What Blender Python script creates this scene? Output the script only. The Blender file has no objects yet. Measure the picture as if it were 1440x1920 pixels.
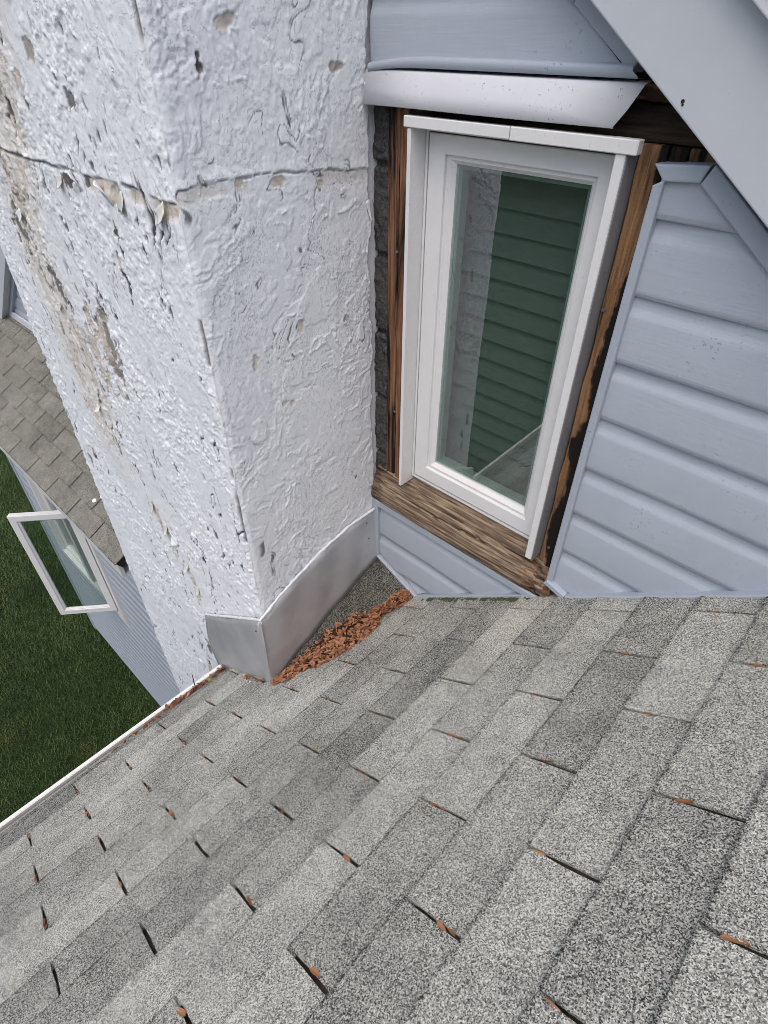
import bpy, bmesh, math, random
import numpy as np
from mathutils import Vector, Matrix

random.seed(7)
rng = np.random.default_rng(11)
SC = bpy.context.scene
COL = SC.collection
GROUND = -6.1          # metres below the lens; the whole scene is lifted by this much at the end
R = math.radians

# ------------------------------------------------------------------ camera
cd = bpy.data.cameras.new('camera')
cam = bpy.data.objects.new('camera', cd); COL.objects.link(cam)
cd.sensor_fit = 'HORIZONTAL'; cd.sensor_width = 36.0
cd.lens = 36.0 * 1071.66 / 1440.0
cd.clip_start = 0.02; cd.clip_end = 600
yaw, pit, rol = R(133.546), R(40.076), R(0.223)
fw = Vector((math.cos(yaw) * math.cos(pit), math.sin(yaw) * math.cos(pit), -math.sin(pit)))
rt = Vector((math.sin(yaw), -math.cos(yaw), 0)); up = rt.cross(fw)
r2 = rt * math.cos(rol) + up * math.sin(rol); u2 = -rt * math.sin(rol) + up * math.cos(rol)
cam.matrix_world = Matrix(((r2.x, u2.x, -fw.x, 0), (r2.y, u2.y, -fw.y, 0), (r2.z, u2.z, -fw.z, 0), (0, 0, 0, 1)))
SC.camera = cam

# ------------------------------------------------------------------ world, sun, exposure
SUN_EL, SUN_AZ = R(64), R(-62)        # azimuth measured from +X towards +Y: the bright part of the cloud
w = bpy.data.worlds.new('World'); SC.world = w; w.use_nodes = True
nt = w.node_tree
sky = nt.nodes.new('ShaderNodeTexSky'); sky.sky_type = 'NISHITA'; sky.sun_disc = False
sky.sun_elevation = SUN_EL; sky.sun_rotation = math.pi / 2 - SUN_AZ
sky.air_density = 1.0; sky.dust_density = 4.5; sky.ozone_density = 1.0
bg = nt.nodes['Background']; bg.inputs[1].default_value = 0.13
nt.links.new(sky.outputs[0], bg.inputs[0])
sl = bpy.data.lights.new('sun', 'SUN'); sl.energy = 0.9; sl.angle = R(75); sl.color = (1.0, 0.985, 0.965)
sun = bpy.data.objects.new('sun', sl); COL.objects.link(sun)
sd = Vector((math.cos(SUN_EL) * math.cos(SUN_AZ), math.cos(SUN_EL) * math.sin(SUN_AZ), math.sin(SUN_EL)))
sun.rotation_euler = sd.to_track_quat('Z', 'Y').to_euler()
sun.location = (0, -3, 6)
vs = SC.view_settings
vs.view_transform = 'Standard'; vs.look = 'None'; vs.gamma = 1.0; vs.use_curve_mapping = False
vs.exposure = 0.56
SC.cycles.use_denoising = True; SC.cycles.filter_width = 0.85; SC.cycles.denoising_prefilter = 'FAST'
SC.cycles.max_bounces = 6; SC.cycles.diffuse_bounces = 3; SC.cycles.glossy_bounces = 3

# ------------------------------------------------------------------ numpy noise
def _h(ix, iy, s):
    a = (ix.astype(np.int64) * 374761393 + iy.astype(np.int64) * 668265263 + s * 1442695041) & 0xffffffff
    a = ((a ^ (a >> 13)) * 1274126177) & 0xffffffff
    a = ((a ^ (a >> 16)) * 2246822519) & 0xffffffff
    return ((a ^ (a >> 15)) & 0xffffff) / float(0x1000000)
def vn(x, y, s=0):
    x = np.asarray(x, float); y = np.asarray(y, float)
    ix = np.floor(x); iy = np.floor(y); fx = x - ix; fy = y - iy
    fx = fx * fx * fx * (fx * (fx * 6 - 15) + 10); fy = fy * fy * fy * (fy * (fy * 6 - 15) + 10)
    a = _h(ix, iy, s); b = _h(ix + 1, iy, s); c = _h(ix, iy + 1, s); d = _h(ix + 1, iy + 1, s)
    return (a * (1 - fx) + b * fx) * (1 - fy) + (c * (1 - fx) + d * fx) * fy
def fbm(x, y, o=4, s=0, g=0.5):
    t = 0; a = 1; n = 0
    for k in range(o):
        t = t + a * vn(x * 2 ** k + 17.3 * k, y * 2 ** k - 9.1 * k, s + k); n += a; a *= g
    return t / n
def terr(n, k, w=0.10):
    t = np.abs(((n * k) % 1.0) * 2 - 1); return ss(0.5 - w, 0.5 + w, t)
def ss(a, b, x):
    t = np.clip((x - a) / (b - a), 0, 1); return t * t * (3 - 2 * t)

# ------------------------------------------------------------------ objects
def link(o, parent=None):
    COL.objects.link(o)
    if parent: o.parent = parent
    return o
def obj(name, me, mat=None, parent=None, loc=None):
    o = bpy.data.objects.new(name, me)
    if mat and me is not None and not me.materials: me.materials.append(mat)
    if loc is not None: o.location = loc
    return link(o, parent)
def tag(o, label=None, cat=None, group=None, kind=None):
    if label: o['label'] = label
    if cat: o['category'] = cat
    if group: o['group'] = group
    if kind: o['kind'] = kind
    return o
def pyd(v, f, smooth=False):
    me = bpy.data.meshes.new('m'); me.from_pydata([tuple(map(float, p)) for p in v], [], f); me.update()
    if smooth:
        me.polygons.foreach_set('use_smooth', [True] * len(me.polygons))
    return me
def fin(bm, smooth=False):
    me = bpy.data.meshes.new('m'); bmesh.ops.recalc_face_normals(bm, faces=bm.faces[:]); bm.to_mesh(me); bm.free()
    if smooth: me.polygons.foreach_set('use_smooth', [True] * len(me.polygons))
    return me
def bmbox(bm, x0, x1, y0, y1, z0, z1):
    vs_ = [bm.verts.new(p) for p in ((x0, y0, z0), (x1, y0, z0), (x1, y1, z0), (x0, y1, z0), (x0, y0, z1), (x1, y0, z1), (x1, y1, z1), (x0, y1, z1))]
    for f in ((0, 3, 2, 1), (4, 5, 6, 7), (0, 1, 5, 4), (1, 2, 6, 5), (2, 3, 7, 6), (3, 0, 4, 7)): bm.faces.new([vs_[i] for i in f])
    return vs_
def box(name, x0, x1, y0, y1, z0, z1, mat, parent=None, bev=0.0015):
    bm = bmesh.new(); bmbox(bm, x0, x1, y0, y1, z0, z1)
    if bev: bmesh.ops.bevel(bm, geom=bm.edges[:], offset=bev, segments=1, affect='EDGES', profile=0.5)
    return obj(name, fin(bm), mat, parent)
def wallpoly(name, pts, yf, yb, mat, parent=None, bev=0.002, seg=2):
    """a flat piece on a wall: outline in (x, z), front at yf, back at yb"""
    bm = bmesh.new()
    a = [bm.verts.new((x, yf, z)) for x, z in pts]; b = [bm.verts.new((x, yb, z)) for x, z in pts]
    n = len(pts); bm.faces.new(a); bm.faces.new(b[::-1])
    for i in range(n): bm.faces.new([a[i], b[i], b[(i + 1) % n], a[(i + 1) % n]])
    if bev:
        fe = [e for e in bm.edges if e.verts[0] in a and e.verts[1] in a]
        bmesh.ops.bevel(bm, geom=fe, offset=bev, segments=seg, affect='EDGES', profile=0.5)
    return obj(name, fin(bm), mat, parent)
def gridmesh(P, col=None, smooth=True, cname='wear'):
    """P: (n, m, 3) array of points -> quad grid"""
    n, m = P.shape[:2]
    me = bpy.data.meshes.new('m'); idx = np.arange(n * m).reshape(n, m)
    q = np.stack([idx[:-1, :-1], idx[1:, :-1], idx[1:, 1:], idx[:-1, 1:]], -1).reshape(-1, 4)
    me.vertices.add(n * m); me.vertices.foreach_set('co', P.reshape(-1).astype(np.float32))
    me.loops.add(q.size); me.loops.foreach_set('vertex_index', q.reshape(-1).astype(np.int32))
    me.polygons.add(len(q)); me.polygons.foreach_set('loop_start', np.arange(0, q.size, 4, dtype=np.int32))
    me.polygons.foreach_set('loop_total', np.full(len(q), 4, np.int32))
    me.update(calc_edges=True); me.validate()
    if smooth: me.polygons.foreach_set('use_smooth', np.ones(len(me.polygons), bool))
    if col is not None:
        at = me.color_attributes.new(cname, 'FLOAT_COLOR', 'POINT'); at.data.foreach_set('color', col.reshape(-1).astype(np.float32))
    return me

# ------------------------------------------------------------------ materials
class NB:
    def __init__(s, name):
        s.m = bpy.data.materials.new(name); s.m.use_nodes = True; s.t = s.m.node_tree
        s.b = s.t.nodes['Principled BSDF']; s.out = s.t.nodes['Material Output']
        s._pos = None
    def n(s, ty, **k):
        x = s.t.nodes.new(ty)
        for a, b in k.items(): setattr(x, a, b)
        return x
    def l(s, a, b): s.t.links.new(a, b)
    def pos(s):
        if s._pos is None: s._pos = s.n('ShaderNodeNewGeometry').outputs['Position']
        return s._pos
    def mapv(s, v, sc):
        x = s.n('ShaderNodeVectorMath', operation='MULTIPLY'); s.l(v, x.inputs[0]); x.inputs[1].default_value = sc; return x.outputs[0]
    def noise(s, v, scale, detail=3, rough=0.55, dist=0.0):
        x = s.n('ShaderNodeTexNoise'); s.l(v, x.inputs['Vector']); x.inputs['Scale'].default_value = scale
        x.inputs['Detail'].default_value = detail; x.inputs['Roughness'].default_value = rough; x.inputs['Distortion'].default_value = dist
        return x.outputs['Fac']
    def vor(s, v, scale, feature='F1', out='Distance'):
        x = s.n('ShaderNodeTexVoronoi', feature=feature); s.l(v, x.inputs['Vector']); x.inputs['Scale'].default_value = scale
        return x.outputs[out]
    def ramp(s, f, stops, interp='LINEAR'):
        x = s.n('ShaderNodeValToRGB'); s.l(f, x.inputs[0]); cr = x.color_ramp; cr.interpolation = interp
        while len(cr.elements) < len(stops): cr.elements.new(0.5)
        for e, (p, c) in zip(cr.elements, stops):
            e.position = p; e.color = (c, c, c, 1) if isinstance(c, (int, float)) else (*c, 1)
        return x.outputs[0]
    def mix(s, f, a, b, mode='MIX'):
        x = s.n('ShaderNodeMix', data_type='RGBA', blend_type=mode)
        for i, v in ((0, f), (6, a), (7, b)):
            if isinstance(v, (int, float)): x.inputs[i].default_value = v if i == 0 else (v, v, v, 1)
            elif isinstance(v, tuple): x.inputs[i].default_value = (*v, 1)
            else: s.l(v, x.inputs[i])
        return x.outputs[2]
    def math(s, op, a, b=None, c=None):
        x = s.n('ShaderNodeMath', operation=op)
        for i, v in ((0, a), (1, b), (2, c)):
            if v is None: continue
            if isinstance(v, (int, float)): x.inputs[i].default_value = v
            else: s.l(v, x.inputs[i])
        return x.outputs[0]
    def bump(s, h, strength=0.5, dist=0.01, normal=None):
        x = s.n('ShaderNodeBump'); s.l(h, x.inputs['Height']); x.inputs['Strength'].default_value = strength; x.inputs['Distance'].default_value = dist
        if normal is not None: s.l(normal, x.inputs['Normal'])
        return x.outputs[0]
    def attr(s, name):
        x = s.n('ShaderNodeAttribute', attribute_name=name); sp = s.n('ShaderNodeSeparateColor'); s.l(x.outputs['Color'], sp.inputs[0]); return sp.outputs
    def rand(s): return s.n('ShaderNodeObjectInfo').outputs['Random']
    def set(s, **k):
        for a, v in k.items():
            i = s.b.inputs[{'col': 'Base Color', 'rough': 'Roughness', 'metal': 'Metallic', 'normal': 'Normal', 'spec': 'Specular IOR Level'}[a]]
            if isinstance(v, (int, float)): i.default_value = v
            elif isinstance(v, tuple): i.default_value = (*v, 1)
            else: s.l(v, i)
        return s.m

def m_stucco():
    k = NB('painted_stucco'); p = k.pos(); r, g, b = k.attr('wear')[:3]
    n1 = k.noise(p, 6, 4); n2 = k.noise(p, 260, 2); n3 = k.noise(p, 60, 4, 0.6)
    paint = k.mix(k.ramp(n1, [(0.3, 0.0), (0.7, 1.0)]), (0.70, 0.725, 0.765), (0.765, 0.785, 0.815))
    paint = k.mix(b, paint, (0.60, 0.565, 0.49))
    sub = k.mix(k.ramp(n3, [(0.35, 0.0), (0.65, 1.0)]), (0.48, 0.44, 0.39), (0.64, 0.595, 0.54))
    c = k.mix(r, paint, sub)
    c = k.mix(g, c, (0.035, 0.035, 0.04))
    pp = k.math('PINGPONG', k.math('MULTIPLY', k.noise(p, 11, 8, 0.68, 0.2), 3.2), 0.5)
    e1 = k.ramp(pp, [(0.24, 0.0), (0.26, 1.0)])
    hair = k.math('MULTIPLY', k.ramp(pp, [(0.244, 0.0), (0.25, 1.0), (0.256, 0.0)]), k.ramp(k.noise(p, 17, 4, 0.6), [(0.50, 0.0), (0.60, 1.0)]))
    c = k.mix(k.math('MULTIPLY', hair, 0.7), c, (0.10, 0.10, 0.105)); ms = k.ramp(n1, [(0.45, 0.10), (0.55, 1.0)])
    e2 = k.math('MULTIPLY', k.ramp(k.noise(k.mapv(p, (1, 1, 0.6)), 105, 3, 0.6, 0.4), [(0.56, 0.0), (0.60, 1.0)]), ms)
    h = k.math('ADD', k.math('MULTIPLY', n2, 0.16), k.math('ADD', k.math('MULTIPLY', k.math('MULTIPLY', e1, ms), 0.32), k.math('MULTIPLY', e2, 0.55)))
    return k.set(col=c, rough=0.92, normal=k.bump(h, 0.65, 0.0032), spec=0.05)
def m_shingle(name, base=1.0):
    k = NB(name); p = k.pos(); oc = k.n('ShaderNodeSeparateColor'); k.l(k.n('ShaderNodeObjectInfo').outputs['Color'], oc.inputs[0]); rd = oc.outputs[0]
    cell = k.vor(p, 640, out='Color'); sp = k.n('ShaderNodeSeparateColor'); k.l(cell, sp.inputs[0]); cr = sp.outputs[0]
    n0 = k.noise(p, 4.0, 3, 0.6); n1 = k.noise(p, 26, 3); n2 = k.noise(p, 300, 2, 0.7)
    # tone of the tab decides how many granules are dark
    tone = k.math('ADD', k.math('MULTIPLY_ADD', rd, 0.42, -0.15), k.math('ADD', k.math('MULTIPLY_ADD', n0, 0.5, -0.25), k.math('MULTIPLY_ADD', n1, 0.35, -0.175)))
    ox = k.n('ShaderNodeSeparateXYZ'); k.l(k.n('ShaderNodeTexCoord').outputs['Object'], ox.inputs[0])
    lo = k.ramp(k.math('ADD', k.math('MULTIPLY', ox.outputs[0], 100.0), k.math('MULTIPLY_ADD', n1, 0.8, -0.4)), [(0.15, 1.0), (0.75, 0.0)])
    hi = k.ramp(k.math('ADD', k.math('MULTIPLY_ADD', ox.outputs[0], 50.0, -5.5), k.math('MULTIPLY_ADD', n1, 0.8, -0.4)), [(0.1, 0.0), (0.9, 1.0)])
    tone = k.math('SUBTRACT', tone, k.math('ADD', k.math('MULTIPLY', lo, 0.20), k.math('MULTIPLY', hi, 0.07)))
    v = k.math('ADD', k.math('MULTIPLY_ADD', cr, 0.86, 0.07), tone)
    v = k.math('ADD', v, k.math('MULTIPLY_ADD', n2, 0.7, -0.35))
    c = k.ramp(v, [(0.06, (0.018, 0.019, 0.021)), (0.28, (0.105, 0.105, 0.098)), (0.52, (0.285, 0.283, 0.252)), (0.8, (0.44, 0.435, 0.385)), (1.0, (0.66, 0.655, 0.59))])
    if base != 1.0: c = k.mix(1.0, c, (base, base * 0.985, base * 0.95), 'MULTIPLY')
    h = n2
    return k.set(col=c, rough=0.95, normal=k.bump(h, 0.7, 0.0035), spec=0.15)
def m_dark(name, c, rough=0.9):
    k = NB(name); n = k.noise(k.pos(), 120, 3); return k.set(col=k.mix(n, tuple(x * 0.5 for x in c), tuple(x * 1.5 for x in c)), rough=rough, spec=0.2, normal=k.bump(n, 0.6, 0.004))
def m_vinyl(name='blue_vinyl', c=(0.35, 0.39, 0.445), sc=(9, 9, 260)):
    k = NB(name); p = k.pos(); v = k.mapv(p, sc)
    g = k.noise(v, 1.0, 3, 0.6, 0.6); d = k.noise(p, 9, 5, 0.65); sp = k.noise(p, 150, 2)
    col = k.mix(k.ramp(d, [(0.3, 0.0), (0.75, 1.0)]), c, tuple(x * 1.10 for x in c))
    dirt = k.math('MULTIPLY', k.ramp(sp, [(0.63, 0.0), (0.70, 1.0)]), k.ramp(d, [(0.5, 0.0), (0.66, 1.0)]))
    col = k.mix(k.math('MULTIPLY', dirt, 0.55), col, (0.10, 0.12, 0.14))
    return k.set(col=col, rough=0.55, spec=0.4, normal=k.bump(g, 0.3, 0.0018))
def m_paintmetal(name, c, rough=0.45, dirt=0.5, metal=0.0):
    k = NB(name); p = k.pos(); d = k.noise(p, 14, 5, 0.65); s2 = k.noise(p, 190, 2); w2 = k.noise(p, 3.5, 2)
    f = k.math('MULTIPLY', k.ramp(s2, [(0.64, 0.0), (0.72, 1.0)]), k.ramp(d, [(0.5, 0.0), (0.62, 1.0)]))
    col = k.mix(k.ramp(d, [(0.25, 0.0), (0.8, 1.0)]), tuple(x * 0.92 for x in c), c)
    col = k.mix(k.math('MULTIPLY', f, dirt), col, (0.09, 0.09, 0.09))
    return k.set(col=col, rough=rough, metal=metal, spec=0.45, normal=k.bump(w2, 0.2, 0.006))
def m_galv():
    k = NB('galvanised_steel'); p = k.pos(); d = k.noise(p, 7, 5, 0.6); st = k.noise(k.mapv(p, (40, 40, 4)), 1, 3); w2 = k.noise(p, 5, 2)
    col = k.mix(k.ramp(d, [(0.3, 0.0), (0.7, 1.0)]), (0.42, 0.44, 0.47), (0.56, 0.56, 0.58))
    col = k.mix(k.math('MULTIPLY', k.ramp(st, [(0.6, 0.0), (0.85, 1.0)]), 0.4), col, (0.5, 0.5, 0.5))
    return k.set(col=col, rough=k.ramp(d, [(0.2, 0.42), (0.8, 0.6)]), metal=0.5, normal=k.bump(w2, 0.3, 0.02))
def m_wood(name, axis, light, mid, char, rot=0.5, off=0.0, edge=None):
    """old bare timber, grain along axis, black rot stains of their own shape"""
    k = NB(name); p = k.pos()
    sc = {'x': (5, 120, 120), 'z': (120, 120, 5)}[axis]; sc2 = {'x': (2.2, 26, 26), 'z': (26, 26, 2.2)}[axis]
    g = k.noise(k.mapv(p, sc), 1, 4, 0.6, 0.8); s_ = k.noise(k.mapv(p, sc2), 1, 4, 0.6, 0.7); f = k.noise(p, 300, 2)
    col = k.mix(k.ramp(g, [(0.33, 0.0), (0.66, 1.0)]), mid, light)
    col = k.mix(k.ramp(s_, [(rot - 0.03 + off, 0.0), (rot + 0.11 + off, 1.0)]), col, char)
    if edge is not None:
        sx = k.n('ShaderNodeSeparateXYZ'); k.l(p, sx.inputs[0]); wz = k.noise(k.mapv(p, (6, 6, 7)), 1, 4, 0.6)
        e_ = k.math('ADD', k.math('MULTIPLY', k.math('SUBTRACT', sx.outputs[0], k.math('MULTIPLY_ADD', k.math('SUBTRACT', sx.outputs[2], 5.9), 0.020, edge)), 75.0), k.math('MULTIPLY_ADD', wz, 5.2, -2.6))
        e_ = k.math('ADD', e_, k.math('MULTIPLY_ADD', g, 1.4, -0.7)); col = k.mix(k.ramp(e_, [(0.35, 0.0), (0.75, 1.0)]), col, char)
    h = k.math('ADD', g, k.math('MULTIPLY', f, 0.25))
    return k.set(col=col, rough=0.85, spec=0.2, normal=k.bump(h, 0.9, 0.006))
def m_plain(name, c, rough=0.5, metal=0.0, amt=0.08, spec=0.5):
    k = NB(name); n = k.noise(k.pos(), 20, 5, 0.6)
    return k.set(col=k.mix(n, tuple(x * (1 - amt) for x in c), tuple(min(1, x * (1 + amt)) for x in c)), rough=rough, metal=metal, spec=spec)
def m_glass():
    k = NB('window_glass'); t = k.t; t.nodes.remove(k.b)
    tr = k.n('ShaderNodeBsdfTransparent'); tr.inputs[0].default_value = (0.84, 0.90, 0.88, 1)
    gl = k.n('ShaderNodeBsdfGlossy'); gl.inputs['Roughness'].default_value = 0.004; gl.inputs[0].default_value = (1, 1, 1, 1)
    fr = k.n('ShaderNodeFresnel'); fr.inputs[0].default_value = 2.4
    bf = k.math('SUBTRACT', 1.0, k.n('ShaderNodeNewGeometry').outputs['Backfacing']); fac = k.math('MULTIPLY', fr.outputs[0], bf)
    mx = k.n('ShaderNodeMixShader'); k.l(fac, mx.inputs[0]); k.l(tr.outputs[0], mx.inputs[1]); k.l(gl.outputs[0], mx.inputs[2])
    k.l(mx.outputs[0], k.out.inputs[0]); return k.m
def m_leaf():
    k = NB('dry_leaf'); p = k.pos(); r, g, b = k.attr('tint')[:3]; n = k.noise(p, 90, 3)
    c = k.mix(r, (0.15, 0.066, 0.036), (0.45, 0.215, 0.115)); c = k.mix(g, c, (0.028, 0.017, 0.013))
    c = k.mix(k.ramp(n, [(0.4, 0.0), (0.7, 0.5)]), c, (0.16, 0.06, 0.03))
    return k.set(col=c, rough=0.7, spec=0.25)
def m_leaf_obj(name, c0, c1):
    k = NB(name); n = k.noise(k.pos(), 130, 3); return k.set(col=k.mix(n, c0, c1), rough=0.65, spec=0.3)
def m_grass():
    k = NB('grass_blades'); r, g, b = k.attr('tint')[:3]
    c = k.mix(r, (0.042, 0.072, 0.026), (0.110, 0.165, 0.056)); c = k.mix(g, c, (0.13, 0.15, 0.045))
    return k.set(col=c, rough=0.6, spec=0.25)
def m_lawn():
    k = NB('lawn_soil'); p = k.pos(); a = k.noise(p, 0.9, 5, 0.6); b = k.noise(p, 40, 3)
    c = k.mix(k.ramp(a, [(0.35, 0.0), (0.7, 1.0)]), (0.020, 0.045, 0.012), (0.034, 0.066, 0.018))
    c = k.mix(b, c, (0.012, 0.018, 0.008)); return k.set(col=c, rough=0.95, spec=0.1, normal=k.bump(b, 0.8, 0.03))
def m_moss():
    k = NB('moss'); n = k.noise(k.pos(), 220, 3); return k.set(col=k.mix(n, (0.025, 0.036, 0.016), (0.11, 0.135, 0.06)), rough=0.95, spec=0.1)
def m_block():
    k = NB('concrete_block'); p = k.pos(); n = k.noise(p, 110, 4, 0.7); a = k.noise(p, 14, 3)
    c = k.mix(k.ramp(n, [(0.3, 0.0), (0.7, 1.0)]), (0.025, 0.025, 0.028), (0.14, 0.135, 0.13)); c = k.mix(k.ramp(a, [(0.45, 0.0), (0.6, 0.7)]), c, (0.10, 0.095, 0.09))
    return k.set(col=c, rough=0.95, spec=0.15, normal=k.bump(n, 1.0, 0.012))
def m_sill():
    k = NB('weathered_sill'); p = k.pos(); r, g, b = k.attr('wear')[:3]
    gr = k.noise(k.mapv(p, (6, 170, 170)), 1, 4, 0.65, 0.6); s2 = k.noise(k.mapv(p, (4, 40, 40)), 1, 3)
    c = k.mix(k.ramp(gr, [(0.40, 0.0), (0.60, 1.0)]), (0.11, 0.076, 0.052), (0.37, 0.28, 0.195))
    c = k.mix(k.ramp(s2, [(0.5, 0.0), (0.75, 0.7)]), c, (0.17, 0.11, 0.07)); c = k.mix(g, c, (0.018, 0.014, 0.012)); c = k.mix(r, c, (0.19, 0.075, 0.03))
    return k.set(col=c, rough=0.9, spec=0.15, normal=k.bump(gr, 0.8, 0.006))

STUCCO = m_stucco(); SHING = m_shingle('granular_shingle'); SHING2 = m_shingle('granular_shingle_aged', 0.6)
DECK = m_wood('roof_underlay', 'x', (0.07, 0.055, 0.042), (0.026, 0.021, 0.017), (0.012, 0.010, 0.009), 0.52); VINYL = m_vinyl(); TRIM = m_paintmetal('blue_trim', (0.36, 0.405, 0.47), 0.5, 0.6)
RAKE = m_paintmetal('pale_rake_cladding', (0.50, 0.53, 0.565), 0.5, 0.25); FLASH = m_paintmetal('white_coil_metal', (0.66, 0.67, 0.71), 0.4, 0.6)
WHITE = m_paintmetal('white_pvc', (0.70, 0.70, 0.70), 0.4, 0.35); GALV = m_galv(); GLASS = m_glass()
POSTL = m_wood('charred_fir', 'z', (0.30, 0.15, 0.085), (0.13, 0.062, 0.036), (0.012, 0.009, 0.008), 0.47)
POSTR = m_wood('stained_pine', 'z', (0.33, 0.185, 0.095), (0.17, 0.09, 0.045), (0.014, 0.011, 0.010), 0.54, edge=-0.428)
HEADER = m_wood('blackened_header', 'x', (0.075, 0.050, 0.035), (0.03, 0.022, 0.017), (0.010, 0.008, 0.007), 0.45)
PINE = m_wood('bare_pine', 'x', (0.33, 0.19, 0.10), (0.2, 0.11, 0.06), (0.05, 0.03, 0.02), 0.6)
SILL = m_sill(); BLOCK = m_block(); LEAF = m_leaf(); GRASS = m_grass(); LAWN = m_lawn(); MOSS = m_moss()
GUTTER = m_paintmetal('white_gutter', (0.74, 0.74, 0.71), 0.4, 0.4); GUNGE = m_dark('gutter_grime', (0.16, 0.14, 0.10))
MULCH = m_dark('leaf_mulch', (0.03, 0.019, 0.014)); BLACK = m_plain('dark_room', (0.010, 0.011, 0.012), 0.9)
SLAT = m_plain('dark_blind', (0.11, 0.125, 0.12), 0.6); SPACER = m_plain('glazing_spacer', (0.22, 0.27, 0.25), 0.4)
NAIL = m_plain('steel_nail', (0.22, 0.22, 0.24), 0.5, 0.8); CHIP = m_plain('white_chip', (0.72, 0.72, 0.70), 0.7)
FLAKE = m_plain('paint_flake', (0.60, 0.585, 0.54), 0.6, 0, 0.15); LIP = m_plain('caulk_lip', (0.66, 0.68, 0.71), 0.6)
PLAINW = m_plain('pale_siding_plain', (0.32, 0.365, 0.43), 0.6)

# ------------------------------------------------------------------ dimensions (metres, lens at the origin)
TH = R(38.459); CT, ST = math.cos(TH), math.sin(TH)
EXP = 0.12435; TAB = 0.3048; RX, RY, RZ = -0.1631, 0.2255, -0.9898
def roofz(x): return RZ + (x - RX) * ST / CT
XC, YL, XL, YW = -1.051, 0.565, -2.25, 1.063

# ================================================================== LAWN
s = 260.0
tag(obj('lawn', pyd([(-s, -s, GROUND), (s, -s, GROUND), (s, s, GROUND), (-s, s, GROUND)], [(0, 1, 2, 3)]), LAWN), kind='structure')
def grass():
    n = 230000
    x = rng.uniform(-11.5, -3.0, n); y = rng.uniform(-3.4, 2.6, n)
    keep = ~((y > 0.83) & (x > -6.18)); x, y = x[keep], y[keep]; n = len(x)
    d = fbm(x * 1.1, y * 1.1, 4, 5); a = rng.uniform(0, 2 * np.pi, n) + 3 * d
    hgt = rng.uniform(0.03, 0.075, n) * (0.6 + 0.9 * fbm(x * 5, y * 5, 3, 9)); ln = rng.uniform(0.25, 1.1, n) * hgt; wd = rng.uniform(0.002, 0.0045, n)
    V = np.zeros((n, 3, 3)); px, py = -np.sin(a) * wd, np.cos(a) * wd
    V[:, 0] = np.stack([x + px, y + py, np.full(n, GROUND - 0.004)], 1); V[:, 1] = np.stack([x - px, y - py, np.full(n, GROUND - 0.004)], 1)
    V[:, 2] = np.stack([x + np.cos(a) * ln, y + np.sin(a) * ln, GROUND + hgt], 1)
    me = bpy.data.meshes.new('m'); me.vertices.add(n * 3); me.vertices.foreach_set('co', V.reshape(-1).astype(np.float32))
    me.loops.add(n * 3); me.loops.foreach_set('vertex_index', np.arange(n * 3, dtype=np.int32)); me.polygons.add(n)
    me.polygons.foreach_set('loop_start', np.arange(0, n * 3, 3, dtype=np.int32)); me.polygons.foreach_set('loop_total', np.full(n, 3, np.int32)); me.update(calc_edges=True)
    t = np.clip((d - 0.3) * 1.7 + rng.normal(0, 0.22, n), 0, 1); yel = np.clip(ss(0.66, 0.85, fbm(x * 1.7 + 4, y * 1.7, 3, 21)) * 0.5 + (rng.random(n) > 0.94) * 0.4, 0, 1)
    c = np.repeat(np.stack([t, yel, t * 0, t * 0 + 1], 1), 3, axis=0)
    at = me.color_attributes.new('tint', 'FLOAT_COLOR', 'POINT'); at.data.foreach_set('color', c.reshape(-1).astype(np.float32))
    tag(obj('grass', me, GRASS), 'short dark green lawn grass far below the roof', 'grass', kind='stuff')
grass()

# ================================================================== HOUSE
house = tag(obj('house', None, loc=(-0.5, 0.6, 0)), 'blue-grey clapboard house wall with stripped white window above grey shingle roof', 'house')
house.location = (0, 0, 0)
wall = None
# --- sheathing of the gable wall with the window opening
WX0, WX1, WZ0, WZ1 = -0.9105, -0.470, -1.035, -0.146
def sheath():
    bm = bmesh.new()
    for x0, x1, z0, z1 in ((-1.2, WX0, -2.2, 0.9), (WX1, 0.9, -2.2, 0.9), (WX0, WX1, WZ1, 0.9), (WX0, WX1, -2.2, WZ0)): bmbox(bm, x0, x1, 1.0925, 1.13, z0, z1)
    bmesh.ops.bisect_plane(bm, geom=bm.verts[:] + bm.edges[:] + bm.faces[:], plane_co=(-0.5475, 0, 0.19), plane_no=(0.730, 0, 1.0), clear_outer=True)
    return fin(bm)
wall = obj('wall', sheath(), m_dark('tar_sheathing', (0.03, 0.028, 0.026)), house)

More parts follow.
